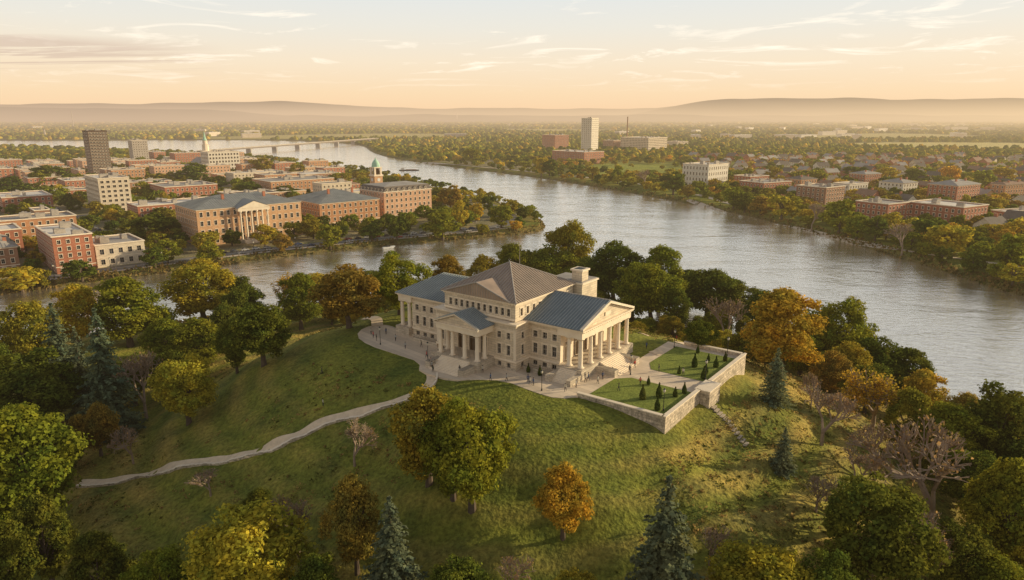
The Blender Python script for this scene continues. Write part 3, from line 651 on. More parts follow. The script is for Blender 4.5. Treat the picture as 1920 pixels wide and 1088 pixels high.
ns_=12; ph=[h1(*L2W(25.2+i*.75,9.5-i*.45)) for i in range(ns_)]; zl=np.linspace(ph[0]+.5,ph[-1]+.25,ns_)
for i in range(ns_):
    X=25.2+i*.75; Yc=9.5-i*.45; zz_=max(float(zl[i]),ph[i]+.15)
    c=[L2W(X-.3,Yc-.9),L2W(X+.3,Yc-.9),L2W(X+.3,Yc+.9),L2W(X-.3,Yc+.9)]
    b.prism([(q[0],q[1]) for q in c],zz_-1.2,zz_-.1,m_riser,'z'); b.prism([(q[0],q[1]) for q in c],zz_-.098,zz_,m_tread,'z')
    if i%2==0:
        q=L2W(X,Yc+.95); pt=(q[0],q[1],zz_+.95); rl.tube((q[0],q[1],zz_-.4),pt,.04,.04,m_black,5)
        if prevp: rl.tube(prevp,pt,.035,.035,m_black,5)
        prevp=pt
b.obj('steps',hs); rl.obj('handrail',hs)
ROADS=[]
def resamp(p,step):
    p=np.array(p,float); d=np.r_[0,np.cumsum(np.hypot(*np.diff(p,axis=0).T))]; t=np.linspace(0,d[-1],max(2,int(d[-1]/step)))
    return np.stack([np.interp(t,d,p[:,0]),np.interp(t,d,p[:,1])],-1)
def ribbon(name,pts,wd,mat,dz,step=2,cross=5,reg=True):
    p=resamp(chaikin(pts,3,False),step); t=np.gradient(p,axis=0); t/=np.linalg.norm(t,axis=1,keepdims=True); n=np.stack([-t[:,1],t[:,0]],-1)
    V=[]
    for s in np.linspace(-.5,.5,cross):
        q=p+n*s*wd; V.append(np.stack([q[:,0],q[:,1],h(q[:,0],q[:,1])+dz],-1))
    V=np.concatenate(V); m=len(p); idx=np.arange(len(V)).reshape(cross,m)
    Fq=np.stack([idx[:-1,:-1],idx[:-1,1:],idx[1:,1:],idx[1:,:-1]],-1).reshape(-1,4)
    if reg: ROADS.append((p[::3],wd/2))
    return ob(name,npmesh(name,V,Fq,[mat],None,True),kind='structure')
def gp(l): return [ground(*q)[:2] for q in l]
mainp=gp([(800,690),(812,708),(800,730),(762,748),(700,768),(640,780),(590,797),(540,825),(490,845),(440,858),(380,866),(330,875),(280,888),(240,898),(150,906)])
ribbon('footpath',mainp,2.0,m_path,.16,1)
p_=resamp(chaikin(mainp,3,False),1.0)[4:]; t_=np.gradient(p_,axis=0); t_/=np.linalg.norm(t_,axis=1,keepdims=True); n_=np.stack([-t_[:,1],t_[:,0]],-1)
b=MB()
for i in range(len(p_)-1):
    A=[]; 
    for k in (i,i+1):
        for off in (1.02,1.4): q=p_[k]+n_[k]*off; A.append((q[0],q[1]))
    zt=h(np.array([a[0] for a in A]),np.array([a[1] for a in A])); top=.42+.06*((i*7)%3)
    v0=[(A[j][0],A[j][1],float(zt[j])-.4) for j in range(4)]; v1=[(A[j][0],A[j][1],float(zt[j])+top) for j in range(4)]
    b.face([v0[0],v0[2],v1[2],v1[0]],m_wallst); b.face([v0[1],v0[3],v1[3],v1[1]],m_wallst); b.face([v1[0],v1[2],v1[3],v1[1]],m_stoneL); b.face([v0[0],v0[1],v1[1],v1[0]],m_wallst); b.face([v0[2],v0[3],v1[3],v1[2]],m_wallst)
ew=thing('edging_wall','low rough stone edging wall along the winding hillside footpath','wall',(0,0,0)); b.obj('wall_face',ew)
ribbon('footpath',[L2W(-62,1),L2W(-70,8),L2W(-82,12),L2W(-100,10),L2W(-125,4)],3,m_path,.16,1)
ribbon('footpath',[L2W(5,24),L2W(10,40),L2W(2,52),L2W(-20,50),L2W(-60,44),L2W(-90,24)],3,m_path,.16,1)
e1=np.array((math.cos(math.radians(42)),math.sin(math.radians(42)))); e2=np.array((-e1[1],e1[0]))
wf=[(-420,190),(-330,252),(-246,318),(-194,364),(-146,406),(-96,440),(-45,466),(-5,494),(2,540),(-25,640),(-95,760)]
ribbon('promenade',[(a[0]+5,a[1]-6) for a in wf[:8]],3,m_side,.16,3,3)
ribbon('road',wf,11,m_asph,.06,3,3)
ribbon('road_marking',wf,.3,m_white,.09,3,2,False)
Pj=np.array((-197.,371.))
for o_,a_,l_ in ((Pj,e2,900),(Pj+e1*150,e2,420),(Pj+e2*100-e1*250,e1,520),(Pj+e2*230-e1*350,e1,600),(Pj-e1*115,e2,700)):
    o_=np.array(o_); ribbon('road',[tuple(o_+a_*l_*k/6) for k in range(7)],11,m_asph,.05+.01*random.random(),6,3); 
ribbon('promenade',gp([(1290,375),(1400,408),(1500,430),(1600,455),(1700,472),(1800,485),(1915,502)]),4.5,m_side,.15,4,3)
ribbon('road',gp([(1420,375),(1560,395),(1680,420),(1800,430),(1915,440)]),8,m_asph,.07,5,3)
ribbon('road',gp([(700,296),(850,309),(1010,323),(1180,342),(1290,360),(1380,385)]),7,m_side,.1,5,3)
ribbon('road',gp([(1700,380),(1640,350),(1560,325),(1400,305)]),8,m_asph,.07,6,3)
# ---------------- town buildings ----------------
FOOT=[]
def infoot(x,y,mg=4):
    for (fx,fy,a,A,B) in FOOT:
        dx,dy=x-fx,y-fy; X=dx*math.cos(a)+dy*math.sin(a); Y=-dx*math.sin(a)+dy*math.cos(a)
        if -mg<X<A+mg and -mg<Y<B+mg: return True
    return False
def onroad(x,y,mg=2):
    for p,hw in ROADS:
        if np.min((p[:,0]-x)**2+(p[:,1]-y)**2)<(hw+mg+3)**2: return True
    return False
def hiproof(b,x0,x1,y0,y1,z0,z1,mat,rib=None):
    if x1-x0>=y1-y0:
        k=(y1-y0)/2; A=(x0+k,(y0+y1)/2,z1); B=(x1-k,(y0+y1)/2,z1)
        b.roof([(x0,y0,z0),(x1,y0,z0),B,A],mat,rib,mat); b.roof([(x1,y1,z0),(x0,y1,z0),A,B],mat,rib,mat); b.roof([(x1,y0,z0),(x1,y1,z0),B],mat,rib,mat); b.roof([(x0,y1,z0),(x0,y0,z0),A],mat,rib,mat)
    else:
        k=(x1-x0)/2; A=((x0+x1)/2,y0+k,z1); B=((x0+x1)/2,y1-k,z1)
        b.roof([(x1,y0,z0),(x1,y1,z0),B,A],mat,rib,mat); b.roof([(x0,y1,z0),(x0,y0,z0),A,B],mat,rib,mat); b.roof([(x0,y0,z0),(x1,y0,z0),A],mat,rib,mat); b.roof([(x1,y1,z0),(x0,y1,z0),B],mat,rib,mat)
def bld(name,label,cu,cv,uL,uR,vt,wm,rk,rm,ang=42,fl=None,maxL=(120,48),L2=None,ww=1.5,bay=4.0,portico=False,ind=None,world=None,group=None):
    a=math.radians(ang); ex=(math.cos(a),math.sin(a)); ey=(-ex[1],ex[0])
    if world: x,y,A,B,Hh=world; z=3.0
    else:
        x,y,z=ground(cu,cv); 
        if z<1: z=3
        def solve(e,u):
            k=(u-960)/F; dd=e[0]-k*CT*e[1]; 
            return (k*(CT*y+(CH-z)*ST)-x)/dd if abs(dd)>1e-3 else 30
        A=solve(ex,uR); B=L2 or solve(ey,uL)
        A=min(max(A,6),maxL[0]); B=min(max(B,10),maxL[1])
        Hh=max(4,ztop(x,y,vt)-z)
    fl=fl or max(1,round(Hh/3.9)); FOOT.append((x,y,a,A,B))
    T=thing(name,label,'building',(x,y,z),a,None,group); dep=y
    wm_=W[wm]; b=MB(); ws=[]
    ztops=Hh if rk!='flat' else Hh-.9
    zi=[(ztops/fl*i+ztops/fl*.26,ztops/fl*i+ztops/fl*.78) for i in range(fl)]
    na=max(2,int(A/bay)); nb=max(2,int(B/bay))
    facade(b,(0,0),(1,0),A,0,Hh,spaced(.6,A-.6,na,min(ww,A/na*.7)),zi,wm_,wins=ws)
    facade(b,(0,B),(0,-1),B,0,Hh,spaced(.6,B-.6,nb,min(ww,B/nb*.7)),zi,wm_,wins=ws)
    b.face([(A,0,0),(A,B,0),(A,B,Hh),(A,0,Hh)],wm_)
    b.face([(A,B,0),(0,B,0),(0,B,Hh),(A,B,Hh)],wm_); b.obj('wall',T)
    indiv=(dep<720) if ind is None else ind
    put_windows(ws,T,indiv)
    cm_=m_stoneL if wm not in('dark',) else W['dark']
    c=MB(); 
    ring(c,-.35,A+.35,-.35,B+.35,Hh+.005,Hh+.6,.9,cm_)
    if Hh>9 and dep<800:
        zc=zi[0][1]+Hh/fl*.14; c.box(-.12,A+.12,-.12,-.01,zc,zc+.4,cm_); c.box(-.12,-.01,-.009,B,zc,zc+.4,cm_)
    c.obj('cornice',T)
    r=MB()
    if rk=='flat':
        r.box(.45,A-.45,.45,B-.45,Hh-.9,Hh-.36,R[rm]); r.obj('roof',T)
        rr=random.Random(int(x*7+y))
        for _ in range(min(6,1+int(A*B/300))):
            w1,w2,h3=rr.uniform(2,6),rr.uniform(2,5),rr.uniform(1.2,3)
            if A<w1+4 or B<w2+4: continue
            px,py=rr.uniform(2,A-w1-2),rr.uniform(2,B-w2-2); q=MB(); q.box(px,px+w1,py,py+w2,Hh-.34,Hh+h3,W['grey']); q.box(px-.1,px+w1+.1,py-.1,py+w2+.1,Hh+h3+.003,Hh+h3+.15,R['grey']); q.box(px+.3,px+w1*.45,py+.3,py+w2-.3,Hh+h3+.152,Hh+h3+.5,m_frame); q.obj('roof_unit',T)
    elif rk=='hip':
        hiproof(r,-.8,A+.8,-.8,B+.8,Hh+.61,Hh+.61+min(A,B)*.15,R[rm],None if dep>600 else 1.5); r.obj('roof',T)
        for f_ in (.3,.7): q=MB(); q.box(A*f_,A*f_+1.6,B*.3,B*.3+1.2,Hh+1,Hh+min(A,B)*.15+1.5,W['red']); q.obj('chimney',T)
    elif rk=='mansard':
        z1=Hh+.61; z2=z1+3.6; k=1.6
        o=[(-.2,-.2),(A+.2,-.2),(A+.2,B+.2),(-.2,B+.2)]; i_=[(k,k),(A-k,k),(A-k,B-k),(k,B-k)]
        for j in range(4): r.face([(*o[j],z1),(*o[(j+1)%4],z1),(*i_[(j+1)%4],z2),(*i_[j],z2)],R[rm])
        hiproof(r,k,A-k,k,B-k,z2,z2+1.5,R['grey']); r.obj('roof',T)
        dm=MB(); dm.box(-.7,.7,-.9,.9,0,1.9,m_stoneL); dm.prism([(-.9,1.91),(.9,1.91),(0,2.6)],-1.0,1.0,R[rm]); dm.face([(-.45,-.91,.3),(.45,-.91,.3),(.45,-.91,1.7),(-.45,-.91,1.7)],m_glass); dme=dm.mesh('dormer')
        for i in range(int(A/5)): ob('dormer',dme,T,(2.5+5*i,.8,z1+.2))
        for i in range(int(B/5)): ob('dormer',dme,T,(.8,2.5+5*i,z1+.2),math.radians(-90))
    if portico:
        pc=A/2; q=MB(); q.box(pc-10,pc+10,-5,-.02,0,1.8,m_podium); q.obj('podium',T)
        q=MB(); 
        for i in range(10): q.box(pc-8,pc+8,-5.01-.45*(i+1),-5.01-.45*i,0,1.8*(1-(i+1)/11),m_stoneL)
        q.obj('stairs',T)
        for i in range(6): ob('column',cm,T,(pc-8.5+3.4*i,-4.2,1.8),sc=(1.1,1.1,(Hh-3.8)/6.4))
        q=MB(); q.box(pc-10,pc+10,-5,-.42,Hh-1.98,Hh-.2,m_stoneL); q.prism([(pc-10.4,Hh-.19),(pc+10.4,Hh-.19),(pc,Hh+3.9)],-5.3,-4.6,m_stoneL); q.obj('pediment',T)
        q=MB(); q.roof([(pc-10.8,-5.5,Hh-.1),(pc-10.8,B*.4,Hh-.1),(pc,B*.4,Hh+4.3),(pc,-5.5,Hh+4.3)],R[rm]); q.roof([(pc+10.8,B*.4,Hh-.1),(pc+10.8,-5.5,Hh-.1),(pc,-5.5,Hh+4.3),(pc,B*.4,Hh+4.3)],R[rm]); q.obj('portico_roof',T)
    return T
LB=[
('brick_building','four storey red brick corner block with flat roof beside the road',108,515,68,182,446,'red','flat','light',{}),
('stone_building','low ornate cream stone building with flat roof on the waterfront road',184,503,170,275,462,'cream','flat','grey',{'fl':2,'ww':2,'L2':30}),
('brick_building','long brown brick row with grey roof beside a town street',10,470,-60,150,416,'orange','flat','grey',{'L2':25}),
('brick_building','red brick warehouse with pale flat roof among town streets',8,400,-40,102,372,'red','flat','light',{}),
('brick_building','low brick building with grey roof at the river road',-20,518,-60,40,470,'brown','hip','grey',{}),
('office_building','cream seven storey office block with gridded windows',192,400,147,250,336,'cream','flat','light',{'fl':7,'ww':2.4}),
('brick_building','long low brick building with pale flat roof',262,420,233,420,388,'red','flat','light',{'L2':30}),
('brick_building','red brick building with stepped pale roof',312,380,280,410,352,'red','flat','grey',{}),
('civic_building','tan brick civic building with central columned portico and grey roof',375,463,335,568,396,'tan','hip','teal',{'portico':True,'ww':1.7,'fl':4,'maxL':(95,42)}),
('brick_building','long orange brick building with teal hipped roof beside the river road',602,432,545,713,384,'orange','hip','teal',{'fl':4}),
('hotel_building','five storey salmon and cream hotel with dark mansard roof and dormers',722,416,672,810,362,'salmon','mansard','dark',{'fl':5,'maxL':(60,35)}),
('tower_block','tall dark brown office tower standing over the town trees',176,332,162,212,246,'dark','flat','dark',{'ww':2.6,'bay':3.6,'maxL':(60,30)}),
('tower_block','slender beige concrete apartment tower',252,305,243,281,264,'grey','flat','grey',{'maxL':(60,25)}),
('office_building','white eight storey hospital style block with flat roof',394,328,380,452,286,'white','flat','light',{'fl':6,'ww':2.2}),
('brick_building','brick block with flat roof among trees',330,312,320,380,288,'red','flat','grey',{}),
('stone_building','long pale low building with white roof',440,350,425,533,326,'cream','flat','light',{}),
('brick_building','long brown brick building with grey roof',510,370,475,628,342,'orange','flat','grey',{}),
('brick_building','red brick block with brown hipped roof',640,368,622,676,348,'red','hip','brown',{}),
('brick_building','small red brick block beside town trees',212,345,203,275,320,'orange','flat','grey',{}),
('brick_building','low brick commercial building',125,362,110,180,340,'red','flat','light',{}),
('brick_building','low grey roofed brick building',45,338,35,85,314,'grey','flat','light',{}),
('brick_building','low brick building at the street corner',-10,350,-30,30,318,'red','flat','light',{}),
('brick_building','brick building behind the civic block',435,392,410,470,366,'brown','flat','light',{}),
('brick_building','low white roofed building',290,300,275,312,286,'red','flat','light',{}),
('brick_building','low brick store with grey roof',70,430,-10,100,396,'brown','flat','grey',{'L2':20}),
('brick_building','brick warehouse beside the tower block',150,336,120,162,320,'orange','flat','light',{}),
('brick_building','brown brick hall with flat roof',575,352,545,640,328,'brown','flat','light',{}),
]
for n,l,cu,cv,uL,uR,vt,wm,rk,rm,kw in LB: bld(n,l,cu,cv,uL,uR,vt,wm,rk,rm,**kw)
ninf=0
for j in range(-2,22):
    for i in range(-14,9):
        o_=Pj+e1*(i*46+14)+e2*(j*44+14)
        A=random.uniform(26,38); B=random.uniform(18,30); Hh=random.choice([8,11,11.5,12,15.5,16])
        o_=o_+e1*random.uniform(0,5)+e2*random.uniform(0,5)
        cs=[o_,o_+e1*A,o_+e2*B,o_+e1*A+e2*B,o_+e1*A/2+e2*B/2]
        if ninf>54 or random.random()<.34 : continue
        if any(infoot(c[0],c[1],5) or onroad(c[0],c[1],1) for c in cs): continue
        sds=hsd(np.array([c[0] for c in cs]),np.array([c[1] for c in cs]))[1]
        if sds.min()<38: continue
        u,v,d=proj(cs[4][0],cs[4][1],3)
        if u<-30 or u>720 or v<276: continue
        wm=random.choice(['red','red','brown','orange','red','cream','tan','white','salmon']); rm=random.choice(['light','grey','grey'])
        bld('brick_building' if wm in('red','brown','orange','salmon') else 'stone_building',{'red':'red brick','brown':'brown brick','orange':'orange brick','cream':'cream stone','tan':'tan stone','white':'white concrete','salmon':'pink brick'}[wm]+' town block with '+('pale' if rm=='light' else 'grey')+' flat roof beside a street',0,0,0,0,0,wm,'flat',rm,world=(o_[0],o_[1],A,B,Hh),ind=d<520,group='town blocks on the street grid'); ninf+=1
RB=[
('tower_block','tall white slab tower standing alone beyond the river',1108,288,1089,1121,222,'white','flat','light',{'ang':60,'maxL':(60,60),'ww':1.2}),
('brick_building','red brick institutional block beside the white tower',1040,282,1012,1066,254,'red','flat','grey',{'ang':35}),
('office_building','long cream office block with ribbon windows',1215,285,1163,1250,259,'cream','flat','light',{'ang':45,'maxL':(90,120),'ww':2.6}),
('brick_building','low brick building with white roof near the river meadow',1095,308,1035,1132,286,'red','flat','light',{'ang':40,'maxL':(90,110)}),
('brick_building','low pale roofed hall near the cream office block',1270,278,1250,1290,266,'cream','flat','light',{'ang':30}),
('office_building','white four storey office building with rows of windows near the river',1326,354,1278,1363,310,'white','flat','light',{'ang':42,'fl':4,'ww':1.4}),
('brick_building','long low brick building with grey roof',1430,370,1385,1482,344,'red','flat','grey',{'ang':30}),
('brick_building','brown brick building with flat roof beside riverside trees',1545,394,1490,1580,353,'brown','flat','grey',{'ang':35}),
('stone_building','small white building with pale roof',1590,372,1560,1625,346,'white','flat','light',{'ang':30}),
('brick_building','brick building with grey hipped roof',1660,428,1600,1702,384,'red','flat','grey',{'ang':30}),
('brick_building','long red brick building with bright white flat roof',1800,436,1697,1846,390,'red','flat','light',{'ang':30,'maxL':(60,60)}),
('brick_building','three storey brick building with grey hipped roof',1790,388,1735,1833,350,'red','hip','grey',{'ang':32}),
('stone_building','cream house block with hipped grey roof',1690,374,1645,1717,345,'white','hip','grey',{'ang':30}),
('brick_building','red brick block with brown roof',1880,380,1852,1925,348,'orange','hip','brown',{'ang':25}),
('brick_building','long low white roofed building beside the street',1880,424,1858,1960,398,'red','flat','light',{'ang':20}),
('brick_building','small brick hall among trees',1405,354,1375,1440,332,'red','flat','light',{'ang':30}),
('brick_building','brick block with flat roof beyond the meadow',1150,282,1130,1165,264,'brown','flat','grey',{'ang':40}),
('brick_building','small brick apartment block among autumn trees',1500,362,1470,1530,338,'orange','hip','dark',{'ang':30}),
('brick_building','small red brick block with grey hipped roof',1620,350,1590,1650,328,'red','hip','grey',{'ang':28}),
]
for n,l,cu,cv,uL,uR,vt,wm,rk,rm,kw in RB: bld(n,l,cu,cv,uL,uR,vt,wm,rk,rm,**kw)
x,y,z=ground(708,388); T=thing('clock_tower','cream stone clock tower with green copper dome rising behind the hotel','tower',(x,y,z),math.radians(42)); Ht=ztop(x,y,294)-z; FOOT.append((x-5,y-5,0,10,10))
b=MB(); b.box(-4,4,-4,4,0,Ht*.62,W['tan']); b.box(-4.5,4.5,-4.5,4.5,Ht*.62+.01,Ht*.65,m_stoneL); b.obj('shaft',T)
b=MB(); 
for s1 in (-1,1):
    for s2 in (-1,1): b.box(s1*2.9-.7,s1*2.9+.7,s2*2.9-.7,s2*2.9+.7,Ht*.65+.01,Ht*.78,m_stoneL)
b.box(-2,2,-2,2,Ht*.65+.02,Ht*.78,m_bronze); b.box(-4,4,-4,4,Ht*.78+.01,Ht*.8,m_stoneL); b.obj('belfry',T)
b=MB(); b.lathe([(3.6,Ht*.8+.02),(3.5,Ht*.84),(3.0,Ht*.88),(2.1,Ht*.915),(1.0,Ht*.94),(.6,Ht*.945),(.55,Ht*.965),(.2,Ht*.97),(.05,Ht)],R['green'],12); b.obj('dome',T)
for rz_,p in ((0,(0,-4.05)),(-math.pi/2,(-4.05,0))):
    b=MB(); b.lathe([(1.5,0),(1.5,.12)],m_white,20); o=b.obj('clock_face',T); o.rotation_euler=(math.radians(90),0,rz_); o.location=(p[0],p[1],Ht*.55)
x,y,z=ground(390,322); T=thing('church','white steepled church with tiered tower and pale green spire among trees','church',(x,y,z),math.radians(42)); Ht=ztop(x,y,246)-z
b=MB(); b.box(-5,5,-5,5,0,Ht*.5,W['white']); b.box(-5.5,5.5,-5.5,5.5,Ht*.5+.01,Ht*.52,m_stoneL); b.lathe([(4.4,Ht*.52+.01),(4.4,Ht*.66),(4.8,Ht*.67)],m_stoneL,8); b.lathe([(3.2,Ht*.672),(3.2,Ht*.76),(3.6,Ht*.77)],m_stoneL,8); b.obj('tower',T)
b=MB(); b.lathe([(3.0,Ht*.772),(1.6,Ht*.84),(.1,Ht)],R['green'],8); b.obj('spire',T)
b=MB(); b.box(-9,9,5.01,40,0,12,W['white']); b.obj('nave_wall',T); b=MB(); b.prism([(-10,12.01),(10,12.01),(0,19)],5.02,40.5,R['grey']); b.obj('roof',T)
for (u,vb,vt,lab,r0,mm) in ((1175,272,219,'tall thin brown chimney stack beyond the river',1.6,'brown'),(85,258,243,'pale factory chimney at the far shore',3.5,'grey'),(857,229,211,'distant thin mast above the plain',4,'white'),(138,240,208,'distant thin mast above the plain',2.5,'grey')):
    x,y,z=ground(u,vb); Ht=ztop(x,y,vt)-z; T=thing('chimney_stack',lab,'chimney',(x,y,z)); b=MB(); b.lathe([(r0*1.3,0),(r0,Ht*.5),(r0*.8,Ht*.97),(r0*1.0,Ht)],W[mm],12); b.obj('stack',T)
# bridge
A_=np.array((-600.,1450.)); B_=np.array((-432.,2130.)); dv=B_-A_; Ln=np.linalg.norm(dv); ang=math.atan2(dv[1],dv[0])
T=thing('bridge','long low flat concrete girder bridge crossing the wide river','bridge',(A_[0],A_[1],0),ang)
b=MB(); b.box(-60,Ln+60,-7,7,10.5,13.2,R['dark']); b.box(-60,Ln+60,-7.4,-6.8,13.21,14.2,W['grey']); b.box(-60,Ln+60,6.8,7.4,13.21,14.2,W['grey']); b.obj('deck',T)
n=7; sp_=Ln/n; b=MB()
for i in range(n+1): b.box(i*sp_-2.2,i*sp_+2.2,-6,6,-3,9.49,R['grey']); b.box(i*sp_-5,i*sp_+5,-6.5,6.5,9.5,10.49,R['grey'])
b.obj('piers',T)
# ---------------- houses ----------------
HP=[]
for wmn,rmn,lab in (('white','dark','white house with dark gabled roof on a tree lined street'),('red','dark','brick house with dark gabled roof on a tree lined street'),('tan','grey','tan house with grey gabled roof on a tree lined street'),('cream','dark','cream house with dark gabled roof on a tree lined street'),('red','brown','brick house with brown gabled roof on a tree lined street')):
    ws=[]; b=MB(); facade(b,(-6,-4.5),(1,0),12,0,6,spaced(.5,11.5,4,1.1),[(1,2.4),(3.9,5.2)],W[wmn],wins=ws); facade(b,(-6,4.5),(0,-1),9,0,6,spaced(.5,8.5,2,1.1),[(1,2.4),(3.9,5.2)],W[wmn],wins=ws)
    b.face([(6,-4.5,0),(6,4.5,0),(6,4.5,6),(6,-4.5,6)],W[wmn]); b.face([(6,4.5,0),(-6,4.5,0),(-6,4.5,6),(6,4.5,6)],W[wmn])
    for X in (-6,6): b.face([(X,-4.5,6),(X,4.5,6),(X,0,9.4)],W[wmn])
    r=MB(); r.face([(-6.6,-5.1,5.7),(6.6,-5.1,5.7),(6.6,0,9.7),(-6.6,0,9.7)],R[rmn]); r.face([(-6.6,5.1,5.7),(6.6,5.1,5.7),(6.6,0,9.7),(-6.6,0,9.7)],R[rmn])
    c=MB(); c.box(2,3,-.5,1,7.5,11,W['red'])
    HP.append((b.mesh('wall'),r.mesh('roof'),c.mesh('chimney'),ws,lab))
nh=0; cand=[]
for i in range(-4,34):
    for j in range(-4,34):
        a=math.radians(22); X=i*36+random.uniform(-8,8); Y=j*42+random.uniform(-8,8)
        cand.append((250+X*math.cos(a)-Y*math.sin(a),430+X*math.sin(a)+Y*math.cos(a)))
cand.sort(key=lambda c:c[1])
cs=np.array(cand); csd=hsd(cs[:,0],cs[:,1])[1]
for (x,y),sd in zip(cand,csd):
    if nh>140: break
    if sd<45 or x<150 or y<440 : continue
    u,v,d=proj(x,y,3)
    if u<1300 or u>1960 or y>1300 or (u<1380 and y<950): continue
    if random.random()<.32 or infoot(x,y,9) or onroad(x,y,5) or ((x-180)**2+(y-1040)**2<130**2): continue
    wme,rme,cme,ws,lab=random.choice(HP); k_=random.uniform(1.05,1.4); T=thing('house',lab,'house',(x,y,3),math.radians(22+random.choice([0,0,90,-90])+random.uniform(-14,14)),(k_*random.uniform(.85,1.3),k_,k_),'houses in the riverside suburb')
    ob('wall',wme,T); ob('roof',rme,T); ob('chimney',cme,T)
    if y<700:
        for p,a_,w_,h_,k in ws: ob('window',winmesh(w_,h_,k),T,p,a_)
    nh+=1
    FOOT.append((x-7,y-13,0,14,20))
# ---------------- mid trees ----------------
ML='''830,450,393,32,d,green;745,450,398,22,d,dark;862,432,375,18,d,yg;893,418,380,14,d,orange;940,428,384,22,d,green;917,398,364,15,d,dark;955,405,372,17,d,olive;620,468,420,24,d,green;697,452,418,20,d,dark;608,438,404,17,d,dark;531,474,437,18,d,brown
315,492,450,23,d,green;395,497,452,23,d,green;155,528,485,27,d,dark;42,548,495,36,d,yg;85,540,502,14,d,olive;295,460,400,42,d,dark;302,462,425,24,d,brown;470,370,340,22,d,dark;358,345,304,28,d,dark;105,350,308,34,d,dark;560,335,305,16,d,olive;845,395,345,24,d,brown
490,330,295,22,d,olive;1465,412,360,28,d,yg;1521,435,380,21,b,bare;1572,438,374,32,d,green;1735,462,404,28,d,dark;1775,480,415,38,d,yg;1690,480,420,26,b,bare;1893,515,436,32,d,green;1670,445,398,24,d,yg;1375,392,350,22,d,green;1262,366,320,22,d,dark;1290,372,345,14,d,brown
1605,450,402,24,d,green;1640,452,404,22,d,dark;1840,475,440,18,d,dark;1860,405,368,26,d,olive;1910,460,408,24,d,yg;1425,404,368,22,d,brown;1396,398,362,20,d,dark;770,430,402,14,d,green;905,440,418,12,d,olive;968,432,412,12,d,orange;20,500,450,24,d,dark;170,430,402,18,d,dark;225,450,430,12,d,olive
885,308,276,16,d,green;1158,345,310,12,d,green;1210,355,318,14,b,bare;1110,340,308,12,d,olive;1030,330,298,16,d,dark;1015,330,290,14,d,yg;540,380,350,25,d,dark;640,350,320,18,d,olive;455,365,340,15,d,green;1180,348,322,12,d,olive;960,400,385,10,d,yg
25,370,330,26,d,dark;130,395,362,16,d,dark;270,372,340,18,d,green;80,352,318,20,d,green;1530,350,318,20,d,green;1600,340,308,20,d,dark;1450,340,312,18,d,olive;1660,345,312,20,d,yg;1720,350,315,22,d,dark;1840,355,318,22,d,green;1880,345,312,20,d,olive;1780,345,310,18,d,orange'''
for r_ in ML.replace('\n',';').split(';'):
    a=r_.split(','); ptree(*[float(k) for k in a[:4]],a[4],a[5],'on the low river bank',1,'trees along the town river banks')
ND=len([o for o in bpy.data.objects if o.name.startswith('deciduous_tree')]); NI=max(0,292-ND)
cols=['green','green','dark','green','olive','green','dark','brown','yg','orange','yg','green']
tcols=['green','green','dark','green','olive','dark','yg','green']
mid=[]
for _ in range(18000):
    y=300*math.exp(random.random()*math.log(1500/300)); mid.append((random.uniform(-.8,.8)*y,y))
arr=np.array(mid); SDm=hsd(arr[:,0],arr[:,1])[1]; HDm=hillD(arr[:,0],arr[:,1])
ok=[]; grid={}
for (x,y,r) in TREEPOS: grid.setdefault((int(x//12),int(y//12)),[]).append((x,y))
for (x,y),sd,hd in zip(mid,SDm,HDm):
    if sd<5 or hd<110: continue
    if y<330 and -225<x<230: continue
    istown=x<-20 and y<1300
    near=sd<28
    pr=.6 if near else (.5 if istown else .75)
    if inMd(x,y) and not near: pr=.05
    if istown and near and y<520: pr=.07
    if random.random()>pr: continue
    mn=10.5 if not near else 10
    gx,gy=int(x//12),int(y//12); bad=False
    for i in (-1,0,1):
        for j in (-1,0,1):
            for (a,b_) in grid.get((gx+i,gy+j),()):
                if (a-x)**2+(b_-y)**2<mn*mn: bad=True
    if bad: continue
    if infoot(x,y,3.5) or onroad(x,y,1.5 if not near else 0): continue
    grid.setdefault((gx,gy),[]).append((x,y)); ok.append((x,y,near))
ok.sort(key=lambda t:t[1])
def hgt(x,y,near):
    Ht=random.uniform(8,14.5)
    if x<40 and near: Ht*=.8
    return Ht
for k,(x,y,near) in enumerate(ok[:NI]):
    Ht=hgt(x,y,near)
    tree(x,y,h1(x,y)-.2,Ht,Ht*random.uniform(.48,.6),'d',random.choice(tcols if x<40 else cols),'beside the river and town streets',1,'trees along the town river banks')
Vs=[];Fs=[];Ts=[];off=0
for k,(x,y,near) in enumerate(ok[NI:3400]):
    V,Fq=random.choice(MIDP if k<420 else SMALLP); Ht=hgt(x,y,near); s=Ht/10*random.uniform(1.05,1.4); a=random.uniform(0,6.28)
    ca,sa=math.cos(a),math.sin(a); Vx=V[:,0]*ca-V[:,1]*sa; Vy=V[:,0]*sa+V[:,1]*ca
    Vs.append(np.stack([Vx*s+x,Vy*s+y,V[:,2]*Ht/10+2.6],-1)); Fs.append(Fq+off); off+=len(V); c=jit(C[random.choice(tcols if x<40 else cols)],.2); Ts.append(np.tile(c,(len(V),1)))
if Vs:
    ob('woodland',npmesh('woodland',np.concatenate(Vs),np.concatenate(Fs),[m_leafs],np.concatenate(Ts)),kind='stuff')
print('mid trees',len(ok),'houses',nh,'dec',ND)
K=9
dv=[(0,0,1)]
for ri,(rr,zz_) in enumerate(((.5,.88),(.86,.55),(1.0,.1))):
    for k in range(K): a=2*math.pi*(k+.5*ri)/K; dv.append((rr*math.cos(a),rr*math.sin(a),zz_))
dv=np.array(dv); df=[]
for k in range(K): df.append((0,1+k,1+(k+1)%K))
